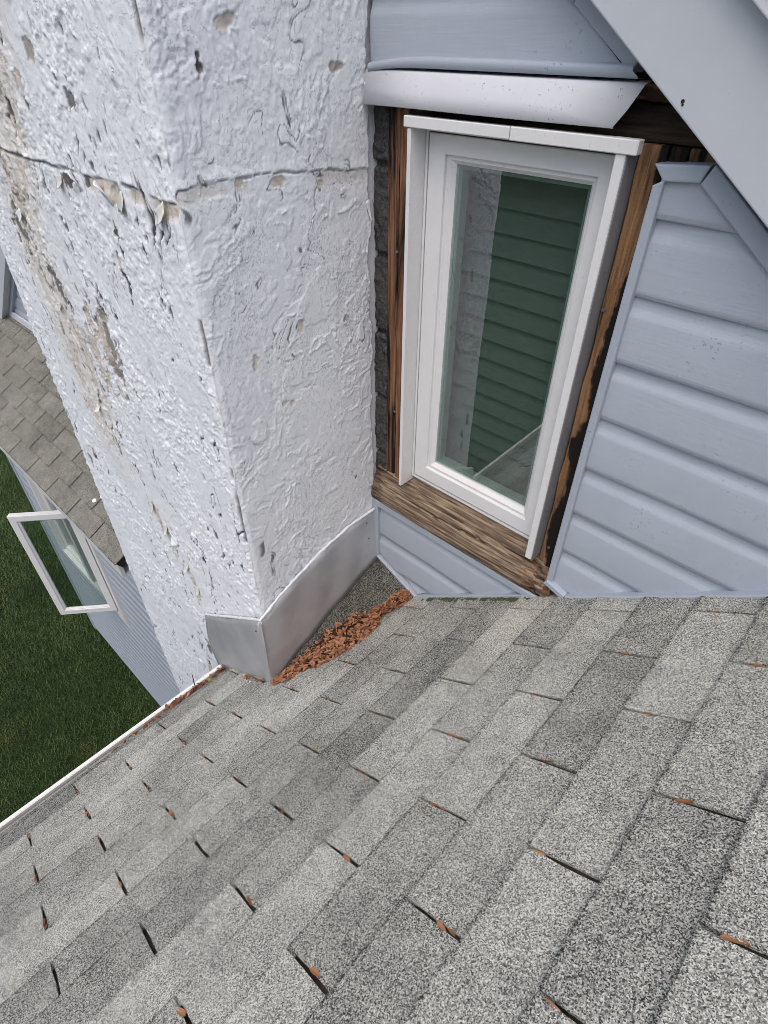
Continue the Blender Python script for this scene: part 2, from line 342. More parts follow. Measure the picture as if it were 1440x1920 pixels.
def clip(bm, pts):
    """keep what lies inside the convex outline pts (x, z), counter-clockwise seen from -Y"""
    n = len(pts)
    for i in range(n):
        (x0, z0), (x1, z1) = pts[i], pts[(i + 1) % n]
        nx, nz = (z1 - z0), -(x1 - x0)
        g = bm.verts[:] + bm.edges[:] + bm.faces[:]
        bmesh.ops.bisect_plane(bm, geom=g, plane_co=(x0, 0, z0), plane_no=(nx, 0, nz), clear_outer=True)
PROFILE = [(0.001, 0.016), (-0.001, 0.0015), (0.0, 0.0), (0.012, 0.0), (0.086, 0.0), (0.0905, 0.0008), (0.0955, 0.0024), (0.101, 0.0049), (0.106, 0.0064), (0.112, 0.0070), (0.1345, 0.0072)]
def board(zb, x0, x1, outline, parent, mat, yf=1.0575, name='siding_board', sag=0.0):
    bm = bmesh.new(); nx = 14; rows = []
    ph = random.random() * 9
    for i in range(nx + 1):
        x = x0 + (x1 - x0) * i / nx
        wob = 0.0011 * math.sin(x * 9 + ph) + 0.0007 * math.sin(x * 23 + 2 * ph)
        rows.append([bm.verts.new((x, yf + dy + wob, zb + dz)) for dz, dy in PROFILE])
    for i in range(nx):
        for j in range(len(PROFILE) - 1): bm.faces.new([rows[i][j], rows[i + 1][j], rows[i + 1][j + 1], rows[i][j + 1]])
    clip(bm, outline)
    if not bm.faces: bm.free(); return None
    me = fin(bm); 
    for pl in me.polygons: pl.use_smooth = True
    o = obj(name, me, mat, parent); return o

# right-hand panel
def rk(x): return -0.143 - 0.737 * (x + 0.335)          # underside line of the rake on the wall
RPAN = [(-0.397, -1.112), (-0.343, -1.125), (0.26, roofz(0.26) + 0.012), (0.26, rk(0.26) - 0.02), (-0.335, -0.166), (-0.397, -0.172)]
for zb in [-0.235 - 0.1266 * i for i in range(-1, 8)]:
    board(zb, -0.40, 0.34, RPAN, wall, VINYL)
def strip(name, a, b, wdt, yf, yb, mat, parent, ea=0, eb=0, bev=0.003):
    """straight trim from a to b in (x, z); its width lies to the left of a->b"""
    a = Vector(a); b = Vector(b); d = (b - a).normalized(); n = Vector((-d.y, d.x))
    p = [a, b, b + n * wdt + d * eb, a + n * wdt - d * ea]
    return wallpoly(name, [(q.x, q.y) for q in p], yf, yb, mat, parent, bev)
T = 0.024
strip('trim_channel', (-0.3885, -0.178), (-0.3885, -1.098), -0.017, 1.046, 1.0915, TRIM, wall, -0.010, 0.012)
strip('trim_channel', (-0.334, -0.176), (-0.391, -0.181), -T, 1.0465, 1.0915, TRIM, wall, 0.010, 0.018)
strip('trim_channel', (0.34, rk(0.34) - 0.036), (-0.3335, -0.1775), -0.030, 1.046, 1.0915, TRIM, wall, 0, 0.006)
strip('trim_channel', (-0.400, -1.100), (-0.3445, -1.118), -0.017, 1.040, 1.0915, TRIM, wall, 0.004, 0.0035)
strip('trim_channel', (-0.3435, -1.118), (0.34, roofz(0.34) + 0.015), -0.014, 1.0395, 1.0915, TRIM, wall, 0.0, 0)
# panel over the header
TPAN = [(-1.049, -0.050), (-0.47, -0.050), (-0.60, 0.032), (-0.92, 0.268), (-1.049, 0.268)]
for zb in (-0.066, 0.0606, 0.187): board(zb, -1.049, -0.3, TPAN, wall, VINYL)
strip('trim_channel', (-0.485, -0.0475), (-0.60, 0.0335), -0.022, 1.046, 1.0915, TRIM, wall)
strip('trim_channel', (-0.6005, 0.0338), (-1.049, 0.363), -0.022, 1.0462, 1.0915, TRIM, wall)
def head_channel():
    n = 24; P = np.zeros((n, 7, 3))
    for i, t in enumerate(np.linspace(0, 1, n)):
        x = -1.040 + t * (0.562); dr = 0.012 * max(0, 1 - t / 0.28) ** 2
        prof = [(1.060, -0.036), (1.046, -0.0365), (1.041, -0.039), (1.040, -0.044), (1.041, -0.0515), (1.044, -0.054), (1.070, -0.0545)]
        for j, (y, z) in enumerate(prof): P[i, j] = (x + (0.010 if (i == n - 1 and j > 3) else 0), y, z - dr * (1 if j < 5 else 0.55))
    return gridmesh(P, smooth=False)
obj('trim_channel', head_channel(), TRIM, wall)
# panel under the sill
UP = [(-1.027, -1.425), (-0.843, -1.508), (-0.46, roofz(-0.46) + 0.016), (-0.46, -1.2055), (-1.027, -1.2055)]
for zb in (-1.3385, -1.465, -1.212 , -1.5915): board(zb, -1.04, -0.4, UP, wall, VINYL)
strip('trim_channel', (-1.046, -1.186), (-1.046, -1.438), 0.022, 1.0465, 1.0915, TRIM, wall)
strip('trim_channel', (-0.400, -1.2085), (-1.045, -1.2085), -0.0235, 1.046, 1.0915, TRIM, wall)
strip('trim_channel', (-1.045, -1.441), (-0.842, -1.527), 0.012, 1.0455, 1.0915, TRIM, wall)
strip('trim_channel', (-0.841, -1.5265), (-0.430, roofz(-0.430) + 0.002), 0.013, 1.0452, 1.0915, TRIM, wall, 0, -0.004)
# bare timbers round the window
def timber(name, x0, x1, y0, y1, z0, z1, mat, along='z', amp=0.0012, parent=None):
    bm = bmesh.new(); bmbox(bm, x0, x1, y0, y1, z0, z1)
    L = max(x1 - x0, z1 - z0); cuts = 20
    es = [e for e in bm.edges if abs((e.verts[0].co - e.verts[1].co).length - L) < 1e-4]
    bmesh.ops.subdivide_edges(bm, edges=es, cuts=cuts, use_grid_fill=True)
    sd_ = random.random() * 50
    for v in bm.verts:
        t = v.co.z if along == 'z' else v.co.x
        o_ = math.sin(t * 31 + sd_) + 0.6 * math.sin(t * 83 + 2 * sd_) + 0.5 * random.uniform(-1, 1)
        if along == 'z': v.co.x += amp * o_
        else: v.co.z += amp * o_
        v.co.y += amp * 0.6 * random.uniform(-1, 1)
    bmesh.ops.bevel(bm, geom=[e for e in bm.edges if e.calc_face_angle(0) > 1.0], offset=0.0015, segments=1, affect='EDGES')
    return obj(name, fin(bm), mat, parent or house)
timber('timber_post', -1.012, -0.9785, 1.074, 1.092, -1.088, -0.10, POSTL)
timber('timber_post', -0.9745, -0.953, 1.071, 1.092, -1.085, -0.10, POSTL)
timber('timber_post', -0.945, -0.925, 1.079, 1.092, -1.07, -0.10, POSTL)
timber('timber_post', -0.449, -0.405, 1.074, 1.092, -1.140, -0.1365, POSTR, amp=0.0016)
timber('timber_post', -0.4035, -0.374, 1.078, 1.092, -1.165, -0.1365, m_wood('rotten_pine', 'z', (0.13, 0.07, 0.035), (0.05, 0.03, 0.02), (0.010, 0.009, 0.008), 0.36), amp=0.0016)
timber('timber_post', -0.372, -0.27, 1.079, 1.092, -0.30, -0.137, m_wood('stained_pine_short', 'z', (0.33, 0.19, 0.10), (0.15, 0.08, 0.04), (0.014, 0.011, 0.010), 0.48))
timber('header_board', -1.045, -0.26, 1.078, 1.092, -0.134, -0.084, HEADER, 'x')
timber('header_board', -0.485, -0.30, 1.072, 1.092, -0.082, -0.062, PINE, 'x')
for x, z in ((-0.978, -0.405), (-0.9765, -0.84), (-0.4435, -0.405), (-0.4085, -0.72), (-0.4085, -0.93), (-0.43, -1.02), (-0.41, -0.29)):
    bm = bmesh.new(); bmesh.ops.create_cone(bm, cap_ends=True, segments=10, radius1=0.0042, radius2=0.0036, depth=0.003)
    o = obj('nail', fin(bm), NAIL, house, (x, 1.0705, z)); o.rotation_euler = (R(90), 0, 0)
# head flashing: bent white metal, right end cut on the slant
def headflash():
    n = 5; P = np.zeros((n, 6, 3))
    for i, t in enumerate(np.linspace(0, 1, n)):
        xt = -1.047 + t * (0.592); xb = -1.046 + t * (0.560)
        wv = 0.0008 * math.sin(t * 7.5)
        rows = [(xt, 1.064, -0.0575), (xt, 1.0445, -0.0605), (xt, 1.0425, -0.0630), (xt * 0.5 + xb * 0.5, 1.037 + wv, -0.092), (xb, 1.031 + wv * 1.6, -0.1155 + wv * 0.4), (xb, 1.0340 + wv * 1.6, -0.1165 + wv * 0.4)]
        P[i] = rows
    me = gridmesh(P, smooth=False); return me
o = obj('head_flashing', headflash(), FLASH, house)
md = o.modifiers.new('thick', 'SOLIDIFY'); md.thickness = 0.0012
# weathered sill
def sill():
    nx, ns = 320, 40
    x = np.linspace(-1.048, -0.386, nx)[:, None]; t = np.linspace(0, 1, ns)[None, :]
    pts = np.array([(1.094, -1.043), (1.086, -1.052), (1.060, -1.090), (1.044, -1.118), (1.039, -1.132), (1.039, -1.160), (1.044, -1.181), (1.075, -1.184)])
    seg = np.r_[0, np.cumsum(np.hypot(*np.diff(pts, axis=0).T))]; seg /= seg[-1]
    yy = np.interp(t, seg, pts[:, 0]); zz = np.interp(t, seg, pts[:, 1]); zz = zz + 0 * x; yy = yy + 0 * x; xx = x + 0 * t
    g = fbm(xx * 8, t * 85 + 0.6 * vn(xx * 4, t * 3, 3), 4, 31); big = fbm(xx * 5, t * 14, 3, 33)
    rot = ss(-0.50, -0.40, xx + 0.02 * vn(xx * 90, t * 30, 4)) ; rotl = ss(-0.99, -1.04, xx)
    crack = ss(0.03, 0.0, np.abs(t - (0.40 + 0.03 * np.sin(xx * 14) + 0.03 * vn(xx * 60, t * 0, 6)))) * ss(-0.93, -0.80, xx) * ss(-0.55, -0.66, xx)
    crack = np.maximum(crack, ss(0.018, 0.0, np.abs(t - (0.30 + 0.02 * np.sin(xx * 9 + 1)))) * ss(-0.80, -0.7, xx) * ss(-0.42, -0.5, xx) * 0.8)
    d = (g - 0.5) * 0.011 + (big - 0.5) * 0.006 - crack * 0.010 - rot * (fbm(xx * 40, t * 16, 3, 8)) * 0.022 - rotl * fbm(xx * 40, t * 16, 3, 9) * 0.012
    ny, nz = -0.78, 0.62
    P = np.stack([xx + rot * (fbm(t * 22, xx * 9, 3, 2) - 0.5) * 0.03, yy + ny * d, zz + nz * d], -1)
    dark = np.clip(crack + ss(0.47, 0.36, g) * 0.45 + rot * ss(0.45, 0.62, fbm(xx * 50, t * 20, 3, 12)) + rotl * 0.5, 0, 1)
    red = rot * ss(0.52, 0.62, fbm(xx * 60, t * 26, 3, 15)) * 0.8
    return gridmesh(P, np.stack([red, dark, dark * 0, dark * 0 + 1], -1))
obj('sill', sill(), SILL, house)

# --- window
win = obj('window', None, parent=house)
for x0, x1 in ((-0.9215, -0.9115), (-0.472, -0.4545)):
    box('jamb', x0, x1, 1.0325, 1.091, -1.055, -0.1495, WHITE, win)
box('head_cap', -0.930, -0.6765, 1.0300, 1.050, -0.1480, -0.1285, WHITE, win); box('head_cap', -0.6745, -0.4365, 1.0295, 1.050, -0.1492, -0.1280, WHITE, win); box('head_jamb', -0.9115, -0.472, 1.0505, 1.091, -0.1475, -0.1355, WHITE, win)
def ring(name, x0, x1, z0, z1, loops, mat, parent, sr=1.0, st_=1.0):
    """rectangular moulding: loops of (inset, y); insets grow towards the middle"""
    bm = bmesh.new(); L = []
    for ins, y in loops: L.append([bm.verts.new(p) for p in ((x0 + ins, y, z0 + ins), (x1 - ins * sr, y, z0 + ins), (x1 - ins * sr, y, z1 - ins * st_), (x0 + ins, y, z1 - ins * st_))])
    for a, b in zip(L[:-1], L[1:]):
        for i in range(4): bm.faces.new([a[i], a[(i + 1) % 4], b[(i + 1) % 4], b[i]])
    return obj(name, fin(bm), mat, parent)
box('jamb_side_shade', -0.4543, -0.4525, 1.0370, 1.0905, -1.060, -0.152, m_plain('jamb_shade_grey', (0.20, 0.20, 0.215), 0.7), win, 0)  # added grey plate: shade on the right jamb's outer side, put into the colour
ring('frame', -0.911, -0.4725, -1.040, -0.148, [(0, 1.10), (0, 1.0815), (0.0025, 1.0795), (0.008, 1.0795), (0.0085, 1.10)], WHITE, win)
ring('sash', -0.9005, -0.4815, -1.026, -0.1585, [(0, 1.11), (0, 1.0805), (0.002, 1.0785), (0.043, 1.0785), (0.0445, 1.080), (0.045, 1.0865), (0.051, 1.0865), (0.0525, 1.085), (0.0545, 1.085), (0.065, 1.0945), (0.0652, 1.115)], WHITE, win, 0.75, 0.79)
ring('spacer', -0.836, -0.5295, -0.962, -0.2085, [(0, 1.1035), (0.010, 1.1035), (0.0105, 1.115), (0.0108, 1.127)], SPACER, win)
def pane(name, x0, x1, z0, z1, yc, rz, parent, th=0.004):
    bm = bmesh.new(); cx = (x0 + x1) / 2; hx = (x1 - x0) / 2; bmbox(bm, -hx, hx, -th / 2, th / 2, z0, z1)
    o = obj(name, fin(bm), GLASS, parent, (cx, yc, 0)); o.rotation_euler = (0, 0, rz); return o
pane('pane', -0.838, -0.5275, -0.964, -0.2065, 1.099, R(0.85), win)
sb = bmesh.new(); bmbox(sb, -0.17, 0.17, -0.0012, 0.0012, -0.0262, 0.0262); sme = fin(sb); sme.materials.append(SLAT)
for i in range(17):
    o = obj('slat', sme, None, win, (-0.69, 1.165, -0.215 - 0.049 * i)); o.rotation_euler = (R(-13 + random.uniform(-1, 1)), R(random.uniform(-0.25, 0.25)), 0)
# dark room behind it (open towards the window)
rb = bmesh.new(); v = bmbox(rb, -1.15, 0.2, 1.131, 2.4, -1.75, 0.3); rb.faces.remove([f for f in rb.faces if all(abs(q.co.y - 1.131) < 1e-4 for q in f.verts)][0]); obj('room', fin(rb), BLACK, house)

# --- rake over the wall
def rakeline(x): return 0.035 - 0.730 * (x + 0.5475)
rx0, rx1 = -1.6, 0.26
rakeo = wallpoly('rake_board', [(rx0, rakeline(rx0)), (rx1, rakeline(rx1)), (rx1, rakeline(rx1) + 0.1600), (rx0, rakeline(rx0) + 0.1600)], 1.0, 1.12, RAKE, house, 0.0025)
wallpoly('drip_edge', [(rx0, rakeline(rx0) + 0.1615), (rx1 + 0.02, rakeline(rx1 + 0.02) + 0.1615), (rx1 + 0.02, rakeline(rx1 + 0.02) + 0.196), (rx0, rakeline(rx0) + 0.196)], 0.978, 1.12, FLASH, rakeo, 0.002)
wallpoly('roof_edge', [(rx0, rakeline(rx0) + 0.198), (rx1 + 0.03, rakeline(rx1 + 0.03) + 0.198), (rx1 + 0.03, rakeline(rx1 + 0.03) + 0.214), (rx0, rakeline(rx0) + 0.214)], 0.966, 2.4, SHING, rakeo, 0.002).color = (0.5, 0.5, 0.5, 1)

for x_, z_, r_ in ((-0.376, -0.074, 0.0026), (-0.375, -0.078, 0.0016), (-0.19, -0.11, 0.0018)):
    bm = bmesh.new(); bmesh.ops.create_cone(bm, cap_ends=True, segments=8, radius1=r_, radius2=r_, depth=0.001); o = obj('nail_hole', fin(bm), MULCH, rakeo, (x_, 0.9996, z_)); o.rotation_euler = (R(90), 0, 0)
for z_ in (-0.335, -0.665, -0.90):
    box('staple', -0.4545, -0.445, 1.052, 1.0535, z_, z_ + 0.0016, NAIL, win, 0)
# --- main roof
def roofpt(x, y, h=0.0): return (x - h * ST, y, roofz(x) + h * CT)
def slab(x0, x1, y0, y1, h0, h1):
    v = [roofpt(x, y, h) for h in (h0, h1) for x, y in ((x0, y0), (x1, y0), (x1, y1), (x0, y1))]
    return pyd(v, [(0, 3, 2, 1), (4, 5, 6, 7), (0, 1, 5, 4), (1, 2, 6, 5), (2, 3, 7, 6), (3, 0, 4, 7)])
YN, XN = -2.3, 1.55
roof = obj('roof', slab(-1.366, XN, YN, 1.09, -0.03, 0.0), DECK, house)
def tabmesh(wd, ln, seed, t=0.0050, butt=0.0105):
    r = random.Random(seed); nx, ny = 4, 7; V = []; F = []
    wl = [r.uniform(-0.0011, 0.0011) for _ in range(nx + 1)]; wr = [r.uniform(-0.0011, 0.0011) for _ in range(nx + 1)]; wb = [r.uniform(-0.0013, 0.0013) for _ in range(ny + 1)]
    lift = r.uniform(0, 0.0016)
    for lay in (0, 1):
        for i in range(nx + 1):
            for j in range(ny + 1):
                sx = i / nx; sy = j / ny; x = sx * ln + (wb[j] if i == 0 else 0); y = sy * wd + (wl[i] if j == 0 else 0) + (wr[i] if j == ny else 0)
                top = butt * (1 - x / ln) + 0.0036 * (x / ln) + lift * max(0, 1 - x / (ln * 0.5)) * (0.4 + 0.6 * abs(2 * sy - 1))
                V.append((x, y, top - (0 if lay else t)))
    k = (nx + 1) * (ny + 1); ix = lambda i, j: i * (ny + 1) + j
    for i in range(nx):
        for j in range(ny): F.append((k + ix(i, j), k + ix(i + 1, j), k + ix(i + 1, j + 1), k + ix(i, j + 1)))
    for j in range(ny): F.append((ix(0, j), k + ix(0, j), k + ix(0, j + 1), ix(0, j + 1)))
    for i in range(nx):
        F.append((ix(i, 0), ix(i + 1, 0), k + ix(i + 1, 0), k + ix(i, 0))); F.append((ix(i, ny), k + ix(i, ny), k + ix(i + 1, ny), ix(i + 1, ny)))
    return pyd(V, F)
SLOT = 0.0054
TABS = [tabmesh(TAB - SLOT, EXP + 0.02, 100 + i) for i in range(10)]
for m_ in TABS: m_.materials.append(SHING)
rest = bmesh.new(); nsh = 0
ctone = {i: random.uniform(0.32, 0.68) for i in range(-12, 17)}
def inview(x, y): return -1.5 < x < 0.5 and -0.75 < y < 1.1
for i in range(-12, 17):
    x = RX + i * EXP * CT
    off = 0 if i % 2 == 0 else 0.5
    for j in range(-9, 4):
        y = RY + (j + off) * TAB + SLOT / 2
        if y > 1.055 or y < YN - 0.2: continue
        if x < XC - 0.12 and y > YL + 0.01: continue
        me = TABS[random.randrange(10)]
        M4 = Matrix.Translation(Vector(roofpt(x, y))) @ Matrix.Rotation(-TH, 4, 'Y') @ Matrix.Rotation(R(random.uniform(-0.25, 0.25)), 4, 'Z')
        if inview(x, y) and nsh < 298:
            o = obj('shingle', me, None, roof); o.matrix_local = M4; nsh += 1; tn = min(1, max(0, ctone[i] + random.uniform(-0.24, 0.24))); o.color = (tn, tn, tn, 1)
        else:
            t_ = bmesh.new(); t_.from_mesh(me); t_.transform(M4); tm = bpy.data.meshes.new('t'); t_.to_mesh(tm); t_.free(); rest.from_mesh(tm); bpy.data.meshes.remove(tm)
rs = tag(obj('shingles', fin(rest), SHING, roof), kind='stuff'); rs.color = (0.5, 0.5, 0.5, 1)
# starter strip at the eave and drip edge
st = slab(-1.375, -1.30, YN, YL - 0.002, 0.0012, 0.0042); obj('starter_strip', st, SHING, roof).color = (0.5, 0.5, 0.5, 1)
obj('drip_edge', slab(-1.369, -1.25, YN, YL - 0.002, -0.034, -0.0306), FLASH, roof)
# cricket behind the chimney
A = np.array((-1.032, 0.548, -1.682)); B = np.array((-1.049, 1.085, -1.440)); C = np.array((-0.832, 1.085, -1.519))
def cricket():
    n = 22; V = []; F = []; id_ = {}
    for i in range(n + 1):
        for j in range(n + 1 - i):
            p = A + (B - A) * i / n + (C - A) * j / n
            id_[i, j] = len(V); V.append((p[0], p[1], p[2] + 0.006 * (vn(p[0] * 14, p[1] * 14, 3) - 0.5) + 0.004))
    for i in range(n):
        for j in range(n - i):
            F.append((id_[i, j], id_[i, j + 1], id_[i + 1, j]))
            if j < n - i - 1: F.append((id_[i + 1, j], id_[i, j + 1], id_[i + 1, j + 1]))
    return pyd(V, F, True)
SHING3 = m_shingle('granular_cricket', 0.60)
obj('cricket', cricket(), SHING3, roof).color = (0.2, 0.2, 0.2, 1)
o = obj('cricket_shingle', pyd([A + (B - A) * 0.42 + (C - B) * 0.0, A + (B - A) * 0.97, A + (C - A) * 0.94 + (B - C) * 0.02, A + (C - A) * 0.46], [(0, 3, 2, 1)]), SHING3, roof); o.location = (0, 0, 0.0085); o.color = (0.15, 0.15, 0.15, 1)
o.modifiers.new('t', 'SOLIDIFY').thickness = 0.003

# --- gutter
def gutter():
    prof = [(-1.418, -2.004), (-1.418, -1.991), (-1.421, -1.988), (-1.431, -1.988), (-1.434, -1.991), (-1.434, -2.006), (-1.424, -2.022), (-1.420, -2.04), (-1.405, -2.06), (-1.398, -2.082), (-1.318, -2.082), (-1.316, -1.985),
            (-1.3185, -1.985), (-1.3205, -2.079), (-1.396, -2.079), (-1.403, -2.058), (-1.417, -2.038), (-1.4205, -2.02), (-1.430, -2.004)]
    bm = bmesh.new(); ys = np.linspace(YN, YL - 0.004, 40); R_ = []
    for k_, y in enumerate(ys):
        sg = 0.0018 * math.sin(y * 3.1) ; R_.append([bm.verts.new((x - (0.010 if x < -1.39 else 0), y, z + sg)) for x, z in prof])
    n = len(prof)
    for a, b in zip(R_[:-1], R_[1:]):
        for i in range(n - 1): bm.faces.new([a[i], b[i], b[i + 1], a[i + 1]])
    bm.faces.new(R_[-1][:12])
    return fin(bm)
gut = obj('gutter', gutter(), GUTTER, house)
obj('silt', pyd([(-1.409, YN, -2.050), (-1.322, YN, -2.047), (-1.322, YL - 0.006, -2.038), (-1.409, YL - 0.006, -2.041)], [(0, 1, 2, 3)]), GUNGE, gut)
# fascia and the wall below the eave (faces away from the lens)
box('fascia', -1.3145, -1.29, YN, YL - 0.003, -2.13, roofz(-1.32) - 0.05, RAKE, house)
box('side_wall', -1.28, -1.15, YN, YL - 0.004, GROUND, -2.05, PLAINW, house, 0)

# ================================================================== CHIMNEY
chim = tag(obj('chimney', None), 'white painted stucco chimney with peeling cracked paint and metal flashing at its base', 'chimney')
def stucco():
    ULEN1 = YW - YL + 0.02; UC = ULEN1; UE = UC + (XC - XL)
    u = np.r_[np.arange(0, 0.95, 0.0025), np.arange(0.95, UE + 0.06, 0.0036)]
    z = np.r_[np.arange(0.60, 0.20, -0.007), np.arange(0.20, -1.80, -0.0027), np.arange(-1.80, -3.25, -0.0052)]
    U, Z = np.meshgrid(u, z, indexing='ij')
    # ragged vertical edge next to the window
    rag = 0.014 * fbm(Z * 14, Z * 0, 4, 77) + 0.010 * ss(0.55, 0.7, fbm(Z * 9, Z * 0 + 3, 3, 78))
    Uq = np.maximum(U, 0.018 + rag)
    wL = ss(UC - 0.01, UC + 0.01, U); wR = 1 - wL
    # features in metres: R face a = y ; L face a = x
    a = np.where(U < UC, YW + 0.02 - U, XC - (U - UC))
    onR = U < UC
    warp = fbm(U * 7, Z * 7, 3, 40) - 0.5; warp2 = fbm(U * 7 + 9, Z * 7, 3, 41) - 0.5
    big = (fbm(U * 3, Z * 2.4, 2, 1) - 0.5) * 0.006
    # trowelled plateaus with crisp edges
    n1 = fbm(U * 6.5 + warp * 1.6, Z * 5.5 + warp2 * 1.6, 6, 2, 0.60); flat = ss(0.44, 0.56, fbm(U * 4, Z * 3.6, 3, 92))
    pl = terr(n1, 4.5, 0.03) * (0.0003 + 0.0014 * flat) + ss(0.57, 0.575, fbm(U * 9 + warp * 2, Z * 8, 5, 93, 0.6)) * 0.0016
    n2 = fbm(U * 36 + warp * 3, Z * 28 + warp2 * 3, 4, 3); msk = ss(0.40, 0.58, fbm(U * 4.5, Z * 4, 3, 4))
    sm = ss(0.585, 0.597, n2) * 0.0012 * msk
    n3 = fbm(U * 18 + warp2 * 4, Z * 24 + warp * 4, 4, 6); ridge = ss(0.96, 0.985, 1 - np.abs(2 * n3 - 1)) * 0.0022 * ss(0.55, 0.62, fbm(U * 8, Z * 8, 3, 7))
    fine = (fbm(U * 120, Z * 120, 3, 8) - 0.5) * 0.0016 * ss(0.35, 0.6, fbm(U * 5, Z * 5, 2, 91))
    hR = 0.75 * pl + 0.8 * sm + ridge + fine
    # outer face: rougher, spattered, drawn out vertically
    n4 = fbm(U * 70 + warp * 3, Z * 40 + warp2 * 3, 3, 10); n5 = fbm(U * 30 + warp * 4, Z * 15, 4, 11); mL = ss(0.42, 0.58, fbm(U * 6, Z * 5, 3, 12))
    hL = ss(0.585, 0.605, n4) * 0.0022 * (0.10 + 0.90 * mL) + ss(0.545, 0.556, n5) * 0.0011 + pl * 0.4 + fine * 1.2 + ss(0.64, 0.67, fbm(U * 85 + 3, Z * 60, 2, 13)) * 0.0022 * mL
    h = big + hR * wR + hL * wL
    sub = np.zeros_like(h); dark = np.zeros_like(h); stain = np.zeros_like(h)
    # hairline cracks everywhere, longer vertical ones on the outer face
    cR = ss(0.014, 0.004, np.abs(fbm(U * 15 + warp * 3, Z * 12 + warp2 * 3, 3, 20) - 0.5)) * ss(0.60, 0.70, fbm(U * 9, Z * 9, 3, 22)) * wR
    cL = ss(0.026, 0.008, np.abs(fbm(U * 26 + warp * 2, Z * 5.5, 3, 24) - 0.5)) * ss(0.585, 0.66, fbm(U * 12, Z * 7, 3, 25)) * wL
    h = h - cR * 0.0008 - cL * 0.0035; dark = np.maximum(dark, np.maximum(cR * 0.8, cL * 0.95))
    pit = ss(0.76, 0.79, fbm(U * 55, Z * 28, 2, 27)) * wL * ss(0.45, 0.6, fbm(U * 8, Z * 6, 2, 28)); h -= pit * 0.004; dark = np.maximum(dark, pit * 0.8)
    # cold joint running round both faces
    jz = -0.214 - 0.022 * ss(0.75, 1.06, a) * wR - 0.022 * wL + 0.010 * (fbm(U * 22, U * 0, 4, 30) - 0.5) + 0.012 * (fbm(U * 7, U * 0, 2, 31) - 0.5)
    dj = Z - jz; jw = 0.0006 + 0.0014 * ss(0.35, 0.7, fbm(U * 30, U * 0, 2, 39)) + 0.0040 * wL * fbm(U * 12, U * 0, 3, 32)
    on = np.where(onR, 1.0, ss(0.30, 0.42, fbm(U * 9, U * 0 + 5, 3, 33)))
    j = ss(jw * 1.7, jw * 0.5, np.abs(dj)) * on; h -= j * 0.005; dark = np.maximum(dark, j * (0.28 * wR + 0.62 * wL))
    h += ss(0.022, 0.003, dj) * (dj > 0) * (0.0012 + 0.002 * wL) * on
    ex = ss(0.50, 0.60, fbm(U * 13, Z * 3, 3, 34)) * ss(0.026, 0.008, np.abs(dj + 0.010)) * (dj < 0) * (0.5 + 0.5 * wL); sub = np.maximum(sub, ex); h -= ex * 0.003
    # yellowed, flaking run down the outer face
    cxl = np.interp(Z, [-1.5, -1.1, -0.7, -0.5, -0.14, 0.1], [-1.86, -1.855, -1.88, -1.93, -1.78, -1.62])
    run = wL * ss(0.17, 0.02, np.abs(a - cxl) + 0.10 * (fbm(U * 9, Z * 5, 3, 35) - 0.5)) * ss(-1.35, -0.95, Z)
    fl = ss(0.53, 0.56, fbm(U * 34 + warp * 3, Z * 13, 4, 36)); sub = np.maximum(sub, run * fl * 0.75); h -= run * fl * 0.0035; stain = np.maximum(stain, run * 0.55)
    ck = ss(0.045, 0.012, np.abs(fbm(U * 30, Z * 6.5, 3, 37) - 0.5)) * run * ss(0.5, 0.62, fbm(U * 14, Z * 9, 2, 38)); dark = np.maximum(dark, ck); h -= ck * 0.007
    # bare patches where the paint is off:  face, a, z, half width, half height, dark share
    PT = [('R', 0.678, -0.573, 0.013, 0.017, 0), ('R', 0.812, -0.527, 0.016, 0.020, 0), ('R', 0.962, -0.555, 0.010, 0.012, .3), ('R', 0.718, 0.012, 0.022, 0.010, .1), ('R', 0.964, -0.052, 0.024, 0.007, .4),
          ('R', 0.654, -0.046, 0.008, 0.016, .9), ('R', 0.905, -0.250, 0.012, 0.012, .1), ('R', 0.79, -0.232, 0.018, 0.008, .2), ('R', 0.70, -0.222, 0.014, 0.008, 0), ('R', 0.74, -0.71, .007, .009, 0), ('R', 0.77, -0.715, .007, .006, 0),
          ('L', -1.595, -0.66, 0.052, 0.115, .55), ('L', -1.665, -0.60, 0.022, 0.05, .6), ('L', -1.70, -0.74, 0.05, 0.09, .1), ('L', -1.64, -1.29, 0.020, 0.06, .25), ('L', -1.585, -1.40, 0.024, 0.055, .1), ('L', -1.50, -1.57, 0.016, 0.07, .15),
          ('L', -1.095, -0.262, 0.020, 0.020, 0), ('L', -1.285, -0.258, 0.035, 0.014, .15), ('L', -1.50, -0.262, 0.030, 0.020, .8), ('L', -1.33, -0.345, 0.010, 0.028, .9), ('L', -1.36, -0.40, 0.007, 0.03, .9), ('L', -1.345, -0.45, .008, .03, .9),
          ('L', -1.50, -0.03, .02, .02, .4), ('L', -1.61, -0.09, .02, .025, .6), ('L', -1.90, -0.30, .03, .07, .5), ('L', -1.97, -0.44, .03, .06, .7), ('L', -1.83, -0.55, .025, .05, .7), ('L', -1.55, -2.0, .012, .06, .7), ('L', -1.62, -2.25, .02, .08, .2)]
    ed = fbm(U * 40, Z * 40, 4, 50)
